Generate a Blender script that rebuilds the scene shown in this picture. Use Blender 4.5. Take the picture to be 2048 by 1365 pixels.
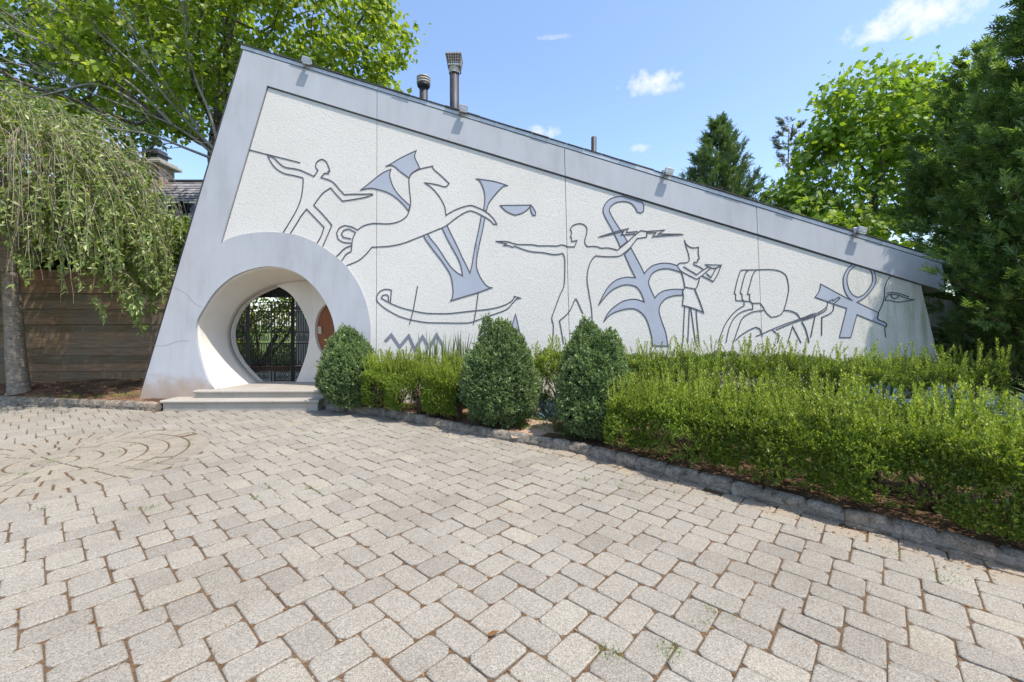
import bpy, bmesh, math, random
import numpy as np
from mathutils import Vector, Matrix

random.seed(7)
rng = np.random.default_rng(7)
for o in list(bpy.data.objects):
    bpy.data.objects.remove(o)
scene = bpy.context.scene
COL = scene.collection
PI = math.pi

# ------------------------------------------------------------------ camera
PITCH = math.radians(2.1654)
EYE = 1.3767
FPX = 846.86                                   # focal length in pixels of a 2048 px wide picture
cam_data = bpy.data.cameras.new('camera')
cam_data.sensor_width = 36.0
cam_data.lens = 36.0 * FPX / 2048.0
cam_data.clip_start = 0.05
cam_data.clip_end = 3000
cam = bpy.data.objects.new('camera', cam_data)
COL.objects.link(cam)
cam.location = (0, 0, EYE)
cam.rotation_euler = (PI / 2 - PITCH, 0, 0)
scene.camera = cam

# ------------------------------------------------------------------ sky, sun, exposure
SUN_EL = math.radians(65.0)
SUN_AZ = math.radians(122.0)                   # clockwise from +Y
SUN = Vector((math.cos(SUN_EL) * math.sin(SUN_AZ), math.cos(SUN_EL) * math.cos(SUN_AZ), math.sin(SUN_EL)))
world = bpy.data.worlds.new('World')
scene.world = world
world.use_nodes = True
wn = world.node_tree
wn.nodes.clear()
def wnode(t, **kw):
    n = wn.nodes.new(t)
    for k, v in kw.items():
        setattr(n, k, v)
    return n
w_out = wnode('ShaderNodeOutputWorld')
w_bg = wnode('ShaderNodeBackground')
w_bg.inputs['Strength'].default_value = 0.15
sky = wnode('ShaderNodeTexSky', sky_type='NISHITA')
sky.sun_disc = False
sky.sun_elevation = SUN_EL
sky.sun_rotation = SUN_AZ
sky.altitude = 0
sky.air_density = 1.0
sky.dust_density = 1.1
sky.ozone_density = 2.2
def pix_dir(x, y):
    d = Vector(((x - 1024) / FPX, 0, 0)) + Vector((0, math.cos(PITCH), -math.sin(PITCH))) \
        - Vector((0, math.sin(PITCH), math.cos(PITCH))) * ((y - 682.5) / FPX)
    return d.normalized()
tc = wnode('ShaderNodeTexCoord')
nz = wnode('ShaderNodeTexNoise')
nz.inputs['Scale'].default_value = 34.0
nz.inputs['Detail'].default_value = 7.0
nz.inputs['Roughness'].default_value = 0.62
wn.links.new(tc.outputs['Generated'], nz.inputs['Vector'])
def wmath(op, a, b=None, c=None, clamp=False):
    n = wnode('ShaderNodeMath', operation=op, use_clamp=clamp)
    for i, v in enumerate((a, b, c)):
        if v is None:
            continue
        if isinstance(v, (int, float)):
            n.inputs[i].default_value = v
        else:
            wn.links.new(v, n.inputs[i])
    return n.outputs[0]
def wdot(vec):
    n = wnode('ShaderNodeVectorMath', operation='DOT_PRODUCT')
    wn.links.new(tc.outputs['Generated'], n.inputs[0])
    n.inputs[1].default_value = vec
    return n.outputs['Value']
mask = None
# small cumulus clouds, and a few more over the rest of the sky: (direction, half width, half height, density)
cl = [(pix_dir(1800, 36), .062, .024, 1.0), (pix_dir(1868, 30), .055, .026, 1.0), (pix_dir(1770, 52), .035, .011, .7),
      (pix_dir(1300, 166), .052, .021, 1.0), (pix_dir(1340, 174), .03, .009, .6), (pix_dir(1085, 266), .034, .014, .9),
      (pix_dir(1278, 296), .02, .008, .5), (pix_dir(1108, 74), .03, .005, .45)]
rc = random.Random(3)
for k in range(5):
    az, el = rc.uniform(1.2, 5.1), rc.uniform(.35, .9)
    cl.append((Vector((math.sin(az) * math.cos(el), math.cos(az) * math.cos(el), math.sin(el))), .09, .03, 1.0))
for d, w, h, dens in cl:
    t1 = Vector((d.y, -d.x, 0)).normalized()
    t2 = t1.cross(d).normalized()
    a = wmath('DIVIDE', wdot(t1), w)
    b = wmath('DIVIDE', wdot(t2), h)
    r2 = wmath('ADD', wmath('MULTIPLY', a, a), wmath('MULTIPLY', b, b))
    v = wmath('SUBTRACT', 0.72, wmath('MULTIPLY', r2, .62))
    v = wmath('ADD', v, wmath('MULTIPLY', wmath('SUBTRACT', nz.outputs['Fac'], .5), 3.2))
    v = wmath('MULTIPLY', v, .8, clamp=True)
    v = wmath('MULTIPLY', v, wmath('GREATER_THAN', wdot(d), 0.5))
    v = wmath('MULTIPLY', v, wmath('LESS_THAN', r2, 4.0))
    v = wmath('MULTIPLY', v, dens)
    mask = v if mask is None else wmath('MAXIMUM', mask, v)
mx = wnode('ShaderNodeMix', data_type='RGBA')
wn.links.new(mask, mx.inputs['Factor'])
wn.links.new(sky.outputs['Color'], mx.inputs['A'])
mx.inputs['B'].default_value = (3.6, 3.65, 3.75, 1)
wn.links.new(mx.outputs['Result'], w_bg.inputs['Color'])
wn.links.new(w_bg.outputs[0], w_out.inputs['Surface'])

sun_data = bpy.data.lights.new('sun', 'SUN')
sun_data.energy = 2.9
sun_data.angle = math.radians(0.53)
sun_data.color = (1.0, 0.935, 0.85)
sun = bpy.data.objects.new('sun', sun_data)
COL.objects.link(sun)
sun.rotation_euler = SUN.to_track_quat('Z', 'Y').to_euler()
sun.location = (10, -8, 30)

scene.view_settings.view_transform = 'Standard'
scene.view_settings.look = 'None'
scene.view_settings.gamma = 1
scene.view_settings.use_curve_mapping = False
scene.view_settings.exposure = 1.06
scene.render.resolution_x = 1024
scene.render.resolution_y = 682
scene.render.engine = 'CYCLES'
scene.cycles.max_bounces = 5
scene.cycles.diffuse_bounces = 3
scene.cycles.glossy_bounces = 2
scene.cycles.transmission_bounces = 3
scene.cycles.transparent_max_bounces = 4

# ------------------------------------------------------------------ survey helpers (pixels of the photograph -> points of the place)
CAMP = np.array([0, 0, EYE])
F2 = np.array([0, math.cos(PITCH), -math.sin(PITCH)])
U2 = np.array([0, math.sin(PITCH), math.cos(PITCH)])
RX = np.array([1.0, 0, 0])
def ray(x, y):
    return F2 + RX * (x - 1024) / FPX - U2 * (y - 682.5) / FPX
def at(x, y, Y):
    d = ray(x, y)
    return CAMP + d * (Y / d[1])
def zg(x):
    """driveway level: falls gently to the right, flat in front of the steps"""
    x = np.asarray(x, float)
    k, a, b = .0242, -5.0, -1.0
    t = np.clip((x - a) / (b - a), 0, 1)
    return k * np.where(x > b, -(x - b), (b - a) * .5 - (t ** 3 - t ** 4 / 2) * (b - a)) - k * b
def ong(x, y, dz=0.0):
    P = np.array([0., 0., 0.])
    for _ in range(12):
        d = ray(x, y)
        P = CAMP + d * ((float(zg(P[0])) + dz - EYE) / d[2])
    return P

# ------------------------------------------------------------------ objects
def tag(o, label=None, cat=None, group=None, kind=None):
    if label: o['label'] = label
    if cat: o['category'] = cat
    if group: o['group'] = group
    if kind: o['kind'] = kind
    return o
def empty(name, loc=(0, 0, 0)):
    o = bpy.data.objects.new(name, None)
    o.empty_display_size = .2
    COL.objects.link(o)
    o.location = loc
    return o
def link(name, me, mat=None, parent=None):
    o = bpy.data.objects.new(name, me)
    COL.objects.link(o)
    if mat is not None and not me.materials:
        me.materials.append(mat)
    if parent is not None:
        o.parent = parent
        o.matrix_parent_inverse = Matrix.Translation(-parent.location)
    return o
def np_mesh(name, verts, tris, smooth=False):
    me = bpy.data.meshes.new(name)
    verts = np.asarray(verts, np.float32)
    tris = np.asarray(tris, np.int32)
    k = tris.shape[1]
    me.vertices.add(len(verts))
    me.vertices.foreach_set('co', verts.ravel())
    me.loops.add(tris.size)
    me.loops.foreach_set('vertex_index', tris.ravel())
    me.polygons.add(len(tris))
    me.polygons.foreach_set('loop_start', np.arange(0, tris.size, k, dtype=np.int32))
    if smooth:
        me.polygons.foreach_set('use_smooth', np.ones(len(tris), bool))
    me.update(calc_edges=True)
    return me
class MB:
    """collects boxes, prisms, tubes and lathes, then links them as one mesh object"""
    def __init__(s):
        s.v = []; s.f = []
    def add(s, vs, fs):
        n = len(s.v)
        s.v += [tuple(p) for p in vs]
        s.f += [tuple(i + n for i in f) for f in fs]
        return s
    def box(s, c, size, rot=None, bev=0):
        hx, hy, hz = size[0] / 2, size[1] / 2, size[2] / 2
        if bev:
            vs = []; b = bev
            for sz in (-1, 1):
                for inset, zz in ((b, hz), (0, hz - b)) if sz > 0 else ((0, -hz + b), (b, -hz)):
                    for sx, sy in ((-1, -1), (1, -1), (1, 1), (-1, 1)):
                        vs.append((sx * (hx - inset), sy * (hy - inset), zz))
            # order: bottom edge ring, bottom cap ring, top cap ring, top edge ring
            be, bc, tcap, te = 0, 4, 8, 12
            fs = [(bc + 3, bc + 2, bc + 1, bc), (tcap, tcap + 1, tcap + 2, tcap + 3)]
            for i in range(4):
                j = (i + 1) % 4
                fs += [(bc + i, bc + j, be + j, be + i), (be + i, be + j, te + j, te + i), (te + i, te + j, tcap + j, tcap + i)]
        else:
            vs = [(sx * hx, sy * hy, sz * hz) for sz in (-1, 1) for sx, sy in ((-1, -1), (1, -1), (1, 1), (-1, 1))]
            fs = [(3, 2, 1, 0), (4, 5, 6, 7), (0, 1, 5, 4), (1, 2, 6, 5), (2, 3, 7, 6), (3, 0, 4, 7)]
        M = Matrix.Identity(3) if rot is None else rot
        vs = [M @ Vector(p) + Vector(c) for p in vs]
        return s.add(vs, fs)
    def tube(s, pts, r, n=6, cap=True):
        pts = [Vector(p) for p in pts]
        rs = r if isinstance(r, (list, tuple)) else [r] * len(pts)
        vs = []; fs = []
        up = Vector((0, 0, 1))
        prev = None
        for i, p in enumerate(pts):
            t = (pts[min(i + 1, len(pts) - 1)] - pts[max(i - 1, 0)])
            t = t.normalized() if t.length > 1e-9 else Vector((0, 0, 1))
            if prev is None:
                a = t.cross(up)
                if a.length < .05: a = t.cross(Vector((1, 0, 0)))
                a.normalize()
            else:
                a = (prev - t * prev.dot(t))
                if a.length < 1e-6: a = t.orthogonal()
                a.normalize()
            prev = a
            b = t.cross(a)
            for k in range(n):
                q = 2 * PI * k / n
                vs.append(p + (a * math.cos(q) + b * math.sin(q)) * rs[i])
        for i in range(len(pts) - 1):
            for k in range(n):
                k2 = (k + 1) % n
                fs.append((i * n + k, i * n + k2, (i + 1) * n + k2, (i + 1) * n + k))
        if cap:
            fs.append(tuple(range(n - 1, -1, -1)))
            m = (len(pts) - 1) * n
            fs.append(tuple(range(m, m + n)))
        return s.add(vs, fs)
    def prism(s, poly, back):
        """poly: list of 3D points (outline, in order), back: offset vector to the rear face"""
        n = len(poly)
        poly = [Vector(p) for p in poly]
        back = Vector(back)
        vs = poly + [p + back for p in poly]
        fs = [tuple(range(n)), tuple(range(2 * n - 1, n - 1, -1))]
        for i in range(n):
            j = (i + 1) % n
            fs.append((j, i, n + i, n + j))
        return s.add(vs, fs)
    def lathe(s, prof, c, n=16):
        vs = []; fs = []
        for r, z in prof:
            for k in range(n):
                q = 2 * PI * k / n
                vs.append((c[0] + r * math.cos(q), c[1] + r * math.sin(q), c[2] + z))
        for i in range(len(prof) - 1):
            for k in range(n):
                k2 = (k + 1) % n
                fs.append((i * n + k, i * n + k2, (i + 1) * n + k2, (i + 1) * n + k))
        fs.append(tuple(range(n - 1, -1, -1)))
        m = (len(prof) - 1) * n
        fs.append(tuple(range(m, m + n)))
        return s.add(vs, fs)
    def build(s, name, mat, parent=None, smooth=False):
        me = bpy.data.meshes.new(name)
        me.from_pydata([tuple(p) for p in s.v], [], s.f)
        bm = bmesh.new(); bm.from_mesh(me)
        bmesh.ops.recalc_face_normals(bm, faces=bm.faces)
        bm.to_mesh(me); bm.free()
        if smooth:
            for p in me.polygons: p.use_smooth = True
        return link(name, me, mat, parent)
def catmull(pts, n=5, closed=False):
    P = [np.asarray(p, float) for p in pts]
    out = []
    N = len(P)
    rngi = range(N if closed else N - 1)
    for i in rngi:
        p0 = P[(i - 1) % N] if closed or i > 0 else P[0]
        p1 = P[i]; p2 = P[(i + 1) % N]
        p3 = P[(i + 2) % N] if closed or i + 2 < N else P[-1]
        for k in range(n):
            t = k / n
            out.append(.5 * ((2 * p1) + (-p0 + p2) * t + (2 * p0 - 5 * p1 + 4 * p2 - p3) * t * t + (-p0 + 3 * p1 - 3 * p2 + p3) * t ** 3))
    if not closed: out.append(P[-1])
    return out
def smoothline(pts, n=4, corner=38.0):
    """spline through the points, but keeps corners sharper than `corner` degrees"""
    P = [np.asarray(p, float) for p in pts]
    cuts = [0]
    for i in range(1, len(P) - 1):
        a = P[i] - P[i - 1]; b = P[i + 1] - P[i]
        c = np.dot(a, b) / (np.linalg.norm(a) * np.linalg.norm(b) + 1e-9)
        if math.degrees(math.acos(max(-1, min(1, c)))) > corner:
            cuts.append(i)
    cuts.append(len(P) - 1)
    out = []
    for a, b in zip(cuts[:-1], cuts[1:]):
        seg = P[a:b + 1]
        s = catmull(seg, n) if len(seg) > 2 else seg
        out += s if not out else s[1:]
    return out

# ------------------------------------------------------------------ materials
class NT:
    def __init__(s, name):
        s.m = bpy.data.materials.new(name); s.m.use_nodes = True
        s.t = s.m.node_tree
        s.b = s.t.nodes['Principled BSDF']
        s.out = s.t.nodes['Material Output']
    def n(s, typ, ins=None, **kw):
        nd = s.t.nodes.new(typ)
        for k, v in kw.items(): setattr(nd, k, v)
        for k, v in (ins or {}).items(): s.set(nd.inputs[k], v)
        return nd
    def set(s, sock, v):
        if isinstance(v, bpy.types.NodeSocket): s.t.links.new(v, sock)
        else: sock.default_value = v
    def math(s, op, a, b=0.0, clamp=False):
        nd = s.n('ShaderNodeMath', operation=op, use_clamp=clamp)
        s.set(nd.inputs[0], a); s.set(nd.inputs[1], b)
        return nd.outputs[0]
    def ramp(s, fac, stops, interp='LINEAR'):
        nd = s.n('ShaderNodeValToRGB')
        s.set(nd.inputs[0], fac)
        cr = nd.color_ramp; cr.interpolation = interp
        while len(cr.elements) > 1: cr.elements.remove(cr.elements[-1])
        for i, (p, c) in enumerate(stops):
            e = cr.elements[0] if i == 0 else cr.elements.new(p)
            e.position = p
            e.color = (c[0], c[1], c[2], 1) if not isinstance(c, (int, float)) else (c, c, c, 1)
        return nd.outputs[0]
    def mix(s, fac, a, b, blend='MIX'):
        nd = s.n('ShaderNodeMix', data_type='RGBA', blend_type=blend)
        s.set(nd.inputs['Factor'], fac)
        for k, v in (('A', a), ('B', b)):
            if isinstance(v, bpy.types.NodeSocket): s.t.links.new(v, nd.inputs[k])
            else: nd.inputs[k].default_value = (v[0], v[1], v[2], 1)
        return nd.outputs['Result']
    def noise(s, scale, detail=4, rough=.55, vec=None, dist=0):
        nd = s.n('ShaderNodeTexNoise', {'Scale': scale, 'Detail': detail, 'Roughness': rough, 'Distortion': dist})
        if vec is not None: s.set(nd.inputs['Vector'], vec)
        return nd.outputs['Fac']
    def vor(s, scale, feature='F1', vec=None, out='Distance'):
        nd = s.n('ShaderNodeTexVoronoi', {'Scale': scale}, feature=feature)
        if vec is not None: s.set(nd.inputs['Vector'], vec)
        return nd.outputs[out]
    def pos(s):
        return s.n('ShaderNodeNewGeometry').outputs['Position']
    def map(s, vec, scale=(1, 1, 1), loc=(0, 0, 0), rot=(0, 0, 0)):
        nd = s.n('ShaderNodeMapping', {'Scale': scale, 'Location': loc, 'Rotation': rot})
        s.set(nd.inputs['Vector'], vec)
        return nd.outputs[0]
    def bump(s, h, strength=.5, dist=.01):
        nd = s.n('ShaderNodeBump', {'Strength': strength, 'Distance': dist})
        s.set(nd.inputs['Height'], h)
        s.t.links.new(nd.outputs[0], s.b.inputs['Normal'])
    def fin(s, col=None, rough=.8, metal=0, spec=None):
        if col is not None:
            if isinstance(col, bpy.types.NodeSocket): s.t.links.new(col, s.b.inputs['Base Color'])
            else: s.b.inputs['Base Color'].default_value = (col[0], col[1], col[2], 1)
        s.set(s.b.inputs['Roughness'], rough)
        s.b.inputs['Metallic'].default_value = metal
        if spec is not None: s.b.inputs['Specular IOR Level'].default_value = spec
        return s.m
M = {}
def island(t):
    g = t.n('ShaderNodeNewGeometry').outputs['Random Per Island']
    o = t.n('ShaderNodeObjectInfo').outputs['Random']
    return t.math('FRACT', t.math('ADD', g, o))
def leaf_mat(name, stops, trans=.32, rough=.5, spec=.35, tcol=(1.25, 1.25, .55)):
    t = NT(name)
    r = island(t)
    c = t.ramp(r, stops)
    big = t.noise(1.6, 2, .5, t.pos())
    c = t.mix(1.0, c, t.ramp(big, [(.3, .78), (.7, 1.18)]), 'MULTIPLY')
    t.fin(c, rough, 0, spec)
    tr = t.n('ShaderNodeBsdfTranslucent')
    t.t.links.new(t.mix(1.0, c, tcol, 'MULTIPLY'), tr.inputs['Color'])
    ms = t.n('ShaderNodeMixShader')
    ms.inputs[0].default_value = trans
    t.t.links.new(t.b.outputs[0], ms.inputs[1])
    t.t.links.new(tr.outputs[0], ms.inputs[2])
    t.t.links.new(ms.outputs[0], t.out.inputs['Surface'])
    M[name] = t.m
leaf_mat('maple_leaf', [(0, (.13, .20, .025)), (.5, (.23, .32, .036)), (.85, (.34, .43, .055)), (1, (.48, .53, .12))], .5)
leaf_mat('far_maple_leaf', [(0, (.06, .11, .02)), (.6, (.10, .17, .028)), (1, (.16, .23, .035))], .42)
leaf_mat('cherry_leaf', [(0, (.13, .19, .05)), (.5, (.22, .30, .08)), (.9, (.33, .41, .13)), (1, (.42, .42, .18))], .42, .4, .5)
leaf_mat('box_leaf', [(0, (.075, .13, .05)), (.55, (.14, .215, .08)), (.9, (.23, .31, .13)), (1, (.33, .40, .19))], .3, .42, .5)
leaf_mat('hedge_leaf', [(0, (.08, .14, .02)), (.4, (.14, .22, .028)), (.8, (.22, .30, .04)), (1, (.30, .36, .06))], .42, .4, .5)
leaf_mat('back_hedge_leaf', [(0, (.065, .11, .018)), (.5, (.115, .185, .026)), (1, (.20, .27, .045))], .36, .42, .5)
leaf_mat('hedge_shoot', [(0, (.13, .19, .022)), (.4, (.21, .29, .032)), (.8, (.32, .40, .05)), (1, (.45, .48, .10))], .42, .4, .5)
leaf_mat('cypress_leaf', [(0, (.08, .145, .045)), (.6, (.14, .225, .065)), (.9, (.21, .30, .085)), (1, (.29, .36, .11))], .42, .5, .35)
leaf_mat('blue_cypress_leaf', [(0, (.07, .12, .05)), (.6, (.105, .17, .065)), (1, (.16, .23, .09))], .34, .5, .35)
leaf_mat('olive_cypress_leaf', [(0, (.05, .06, .02)), (.6, (.075, .09, .026)), (1, (.11, .12, .035))], .25, .5, .3)
leaf_mat('tulip_leaf', [(0, (.13, .23, .03)), (.5, (.21, .33, .04)), (.9, (.31, .42, .06)), (1, (.42, .50, .10))], .5)
leaf_mat('box_shoot', [(0, (.12, .19, .06)), (1, (.28, .36, .13))], .35, .42, .5)
leaf_mat('juniper_leaf', [(0, (.10, .16, .16)), (1, (.22, .31, .32))], .1, .6, .2)
leaf_mat('yucca_leaf', [(0, (.09, .14, .06)), (.6, (.16, .21, .10)), (1, (.26, .29, .17))], .15, .45, .4)
leaf_mat('grass_blade', [(0, (.07, .15, .018)), (.6, (.13, .25, .025)), (1, (.22, .32, .05))], .35, .5, .3)
leaf_mat('dry_litter', [(0, (.16, .07, .025)), (.5, (.27, .14, .05)), (.8, (.36, .23, .11)), (1, (.45, .33, .18))], .15, .7, .2, (1, 1, 1))
leaf_mat('straw', [(0, (.34, .24, .11)), (1, (.55, .43, .24))], .15, .7, .2, (1, 1, 1))

def mk(name, fn):
    t = NT(name); fn(t); M[name] = t.m
def bark(c1, c2, sx=9, sz=2.2):
    def fn(t):
        p = t.map(t.pos(), (sx, sx, sz))
        h = t.noise(2.2, 6, .65, p, .6)
        t.bump(h, .9, .02)
        t.fin(t.ramp(h, [(.3, c1), (.7, c2)]), .9, 0, .2)
    return fn
mk('maple_bark', bark((.06, .05, .04), (.17, .145, .12)))
mk('cherry_bark', bark((.12, .10, .08), (.36, .31, .25), 5, 16))
mk('twig', bark((.26, .20, .15), (.48, .40, .31), 20, 20))
mk('hedge_wood', bark((.06, .045, .03), (.16, .12, .08), 14, 8))
def _stucco(t):
    p = t.pos()
    n1 = t.noise(120, 3, .6, p)
    n2 = t.noise(50, 2, .5, p)
    h = t.math('ADD', t.math('MULTIPLY', n1, .55), t.math('MULTIPLY', n2, .6))
    t.bump(h, .7, .012)
    big = t.noise(.8, 4, .6, p)
    c = t.mix(1, t.ramp(h, [(.36, (.50, .478, .44)), (.58, (.645, .62, .575))]), t.ramp(big, [(.3, (.94, .935, .92)), (.7, (1.0, 1.0, 1.0))]), 'MULTIPLY')
    # rain streaks and algae where the wall stays damp under the cypress at its low end, splash dirt at the foot
    sx = t.n('ShaderNodeSeparateXYZ'); t.set(sx.inputs[0], p)
    damp = t.math('MULTIPLY', t.math('SUBTRACT', sx.outputs['X'], 5.0), .55, True)
    st = t.noise(3.2, 5, .6, t.map(p, (3.2, 1, .35)))
    alg = t.math('MULTIPLY', damp, t.ramp(st, [(.36, 0.0), (.66, 1.0)]), True)
    c = t.mix(t.math('MULTIPLY', alg, .75), c, (.27, .31, .17))
    t.fin(c, .93, 0, .15)
mk('stucco', _stucco)
def _frame(t):
    p = t.pos()
    n1 = t.noise(130, 2, .6, p)
    big = t.noise(1.1, 5, .62, p)
    st = t.noise(2.5, 5, .6, t.map(p, (2.4, 2.4, .4)))
    t.bump(t.math('ADD', n1, t.math('MULTIPLY', t.noise(7, 3, .5, p), .8)), .12, .01)
    c = t.mix(1, (.395, .405, .428), t.ramp(t.math('MULTIPLY', t.math('ADD', big, st), .5), [(.36, (.86, .86, .85)), (.5, (.98, .98, .98)), (.64, (1.05, 1.05, 1.05))]), 'MULTIPLY')
    sx = t.n('ShaderNodeSeparateXYZ'); t.set(sx.inputs[0], p)
    edge = t.math('ADD', sx.outputs['Z'], t.math('MULTIPLY', t.noise(5, 4, .6, p), -.55))
    foot = t.ramp(edge, [(.0, 1.0), (.14, .75), (.30, 0.0)])
    c = t.mix(t.math('MULTIPLY', foot, .7), c, (.30, .20, .12))
    t.fin(c, .8, 0, .25)
mk('frame_stucco', _frame)
def _inner(t):
    p = t.pos()
    t.bump(t.noise(26, 4, .6, p), .10, .01)
    c = t.ramp(t.noise(1.7, 5, .6, p), [(.3, (.65, .59, .51)), (.7, (.72, .665, .585))])
    t.fin(c, .85, 0, .2)
mk('vestibule_plaster', _inner)
def _fill(t):
    p = t.pos()
    t.bump(t.noise(120, 2, .6, p), .10, .006)
    t.fin(t.ramp(t.noise(3, 4, .6, p), [(.3, (.33, .355, .41)), (.7, (.37, .395, .45))]), .8, 0, .2)
mk('relief_fill', _fill)
def _line(t):
    t.fin(t.ramp(t.noise(22, 4, .6, t.pos()), [(.3, (.07, .072, .085)), (.7, (.11, .113, .13))]), .85, 0, .15)
mk('relief_line', _line)
mk('joint_dark', lambda t: t.fin((.05, .045, .04), .9))
mk('crack', lambda t: t.fin((.25, .23, .2), .9))
def _metal_trim(t):
    t.fin(t.ramp(t.noise(9, 3, .5, t.pos()), [(.3, (.40, .43, .46)), (.7, (.52, .55, .58))]), .45, .2)
mk('drip_metal', _metal_trim)
def _shingle(t):
    p = t.pos(); n = t.noise(60, 3, .6, p)
    t.bump(n, .4, .01)
    t.fin(t.ramp(n, [(.3, (.03, .03, .032)), (.7, (.075, .072, .07))]), .9)
mk('shingle', _shingle)
def _pipe(t):
    p = t.pos()
    n = t.noise(7, 6, .7, t.map(p, (2, 2, .5)))
    t.fin(t.ramp(n, [(.35, (.02, .021, .03)), (.62, (.035, .036, .045)), (.78, (.10, .092, .088))]), .55, .2)
mk('pipe_metal', _pipe)
mk('galvanised', lambda t: t.fin(t.ramp(t.noise(14, 4, .6, t.pos()), [(.3, (.26, .24, .21)), (.7, (.50, .47, .43))]), .6, .2))
mk('lamp_body', lambda t: t.fin(t.ramp(t.noise(20, 3, .6, t.pos()), [(.3, (.28, .28, .29)), (.7, (.42, .42, .42))]), .45, .5))
mk('lamp_glass', lambda t: t.fin((.72, .74, .72), .18, 0, .6))
mk('iron', lambda t: t.fin(t.ramp(t.noise(30, 3, .6, t.pos()), [(.3, (.012, .012, .013)), (.7, (.03, .029, .028))]), .45, .3))
def _doorwood(t):
    p = t.pos()
    n = t.noise(3.5, 7, .65, t.map(p, (6, 6, .8)), .8)
    t.bump(n, .15, .004)
    t.fin(t.ramp(n, [(.3, (.14, .04, .013)), (.7, (.25, .082, .028))]), .4, 0, .4)
mk('door_wood', _doorwood)
mk('plate', lambda t: t.fin((.50, .46, .38), .4, .5))
def _granite(t):
    p = t.pos()
    n = t.noise(160, 3, .65, p); b = t.noise(2.2, 4, .6, p)
    t.bump(n, .15, .004)
    t.fin(t.mix(1, t.ramp(n, [(.34, (.24, .22, .19)), (.5, (.36, .335, .295)), (.66, (.46, .435, .39))]), t.ramp(b, [(.3, (.86, .83, .79)), (.7, (1.03, 1.02, 1.0))]), 'MULTIPLY'), .85, 0, .25)
mk('granite_step', _granite)
def _kerb(t):
    p = t.pos(); r = island(t)
    n = t.noise(90, 4, .7, p); m = t.noise(13, 5, .65, p)
    t.bump(t.math('ADD', t.math('MULTIPLY', n, .4), t.math('MULTIPLY', m, 1.3)), .75, .02)
    c = t.ramp(t.math('ADD', t.math('MULTIPLY', n, .5), t.math('MULTIPLY', m, .5)), [(.36, (.07, .063, .055)), (.5, (.22, .20, .175)), (.64, (.42, .39, .35))])
    c = t.mix(1, c, t.ramp(r, [(0, (.72, .68, .62)), (.7, (1.0, .95, .87)), (1, (1.2, 1.0, .80))]), 'MULTIPLY')
    t.fin(c, .9, 0, .2)
mk('kerb_granite', _kerb)
mk('mortar', lambda t: t.fin(t.ramp(t.noise(40, 5, .6, t.pos()), [(.3, (.12, .10, .08)), (.7, (.24, .21, .17))]), .95))
def _paver(t):
    p = t.pos(); r = island(t)
    sp = t.vor(230, 'F1', p, 'Color')
    sep = t.n('ShaderNodeSeparateColor'); t.set(sep.inputs[0], sp)
    n = t.noise(120, 3, .7, p)
    sg = t.math('ADD', t.math('MULTIPLY', sep.outputs[0], .55), t.math('MULTIPLY', n, .45))
    c = t.ramp(sg, [(.12, (.122, .114, .097)), (.35, (.23, .215, .183)), (.62, (.302, .282, .241)), (.85, (.41, .386, .334)), (1, (.56, .53, .465))])
    c = t.mix(1, c, t.ramp(r, [(0, (.86, .84, .83)), (.25, (.95, .94, .93)), (.75, (1.0, .985, .97)), (.95, (1.04, 1.02, .985)), (1, (1.1, 1.07, 1.0))]), 'MULTIPLY')
    big = t.noise(.7, 6, .65, p)
    c = t.mix(1, c, t.ramp(big, [(.3, (.80, .775, .75)), (.5, (.98, .97, .96)), (.7, (1.07, 1.07, 1.07))]), 'MULTIPLY')
    spot = t.noise(5.5, 4, .6, p)
    c = t.mix(t.ramp(spot, [(.62, 0.0), (.74, .35)]), c, (.17, .13, .09))
    sx = t.n('ShaderNodeSeparateXYZ'); t.set(sx.inputs[0], p)
    # silt washed onto the stones along the kerb
    kd = t.math('ADD', t.math('MULTIPLY', sx.outputs['X'], .69), t.math('MULTIPLY', sx.outputs['Y'], .73))
    kd = t.math('ADD', kd, t.math('MULTIPLY', t.noise(4, 5, .6, p), .5))
    silt = t.ramp(t.math('SUBTRACT', kd, 3.7), [(.12, 0.0), (.42, .6)])
    c = t.mix(silt, c, (.34, .25, .165))
    t.bump(sg, .35, .006)
    t.fin(c, .9, 0, .2)
mk('paver_concrete', _paver)
def _paver_tan(t):
    _paver(t)
    l = t.b.inputs['Base Color'].links[0].from_socket
    t.fin(t.mix(1, l, (.985, .965, .92), 'MULTIPLY'), .9, 0, .2)
mk('paver_tan', _paver_tan)
def _sand(t):
    p = t.pos()
    n = t.noise(60, 5, .7, p); b = t.noise(5, 4, .6, p)
    t.bump(n, .6, .01)
    t.fin(t.mix(b, t.ramp(n, [(.3, (.05, .034, .022)), (.7, (.13, .09, .055))]), t.ramp(n, [(.3, (.08, .05, .03)), (.7, (.22, .135, .075))])), .95, 0, .1)
mk('joint_sand', _sand)
def _soil(t):
    p = t.pos()
    n = t.noise(45, 6, .72, p); b = t.noise(2.0, 5, .6, p); ch = t.vor(30, 'F1', t.map(p, (1, 1.7, 1)), 'Distance')
    t.bump(t.math('ADD', n, t.math('MULTIPLY', ch, .6)), .9, .03)
    a = t.ramp(n, [(.3, (.035, .022, .014)), (.5, (.095, .058, .036)), (.72, (.20, .125, .08))])
    c = t.ramp(n, [(.3, (.15, .085, .05)), (.7, (.32, .20, .13))])
    t.fin(t.mix(t.ramp(b, [(.45, 0.0), (.62, 1.0)]), a, c), .95, 0, .1)
mk('soil', _soil)
def _dirt(t):
    p = t.pos()
    n = t.noise(60, 5, .7, p); b = t.noise(3, 4, .6, p)
    t.bump(n, .4, .01)
    t.fin(t.mix(b, (.28, .20, .145), (.42, .31, .23)), .95, 0, .1)
mk('dirt', _dirt)
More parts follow.
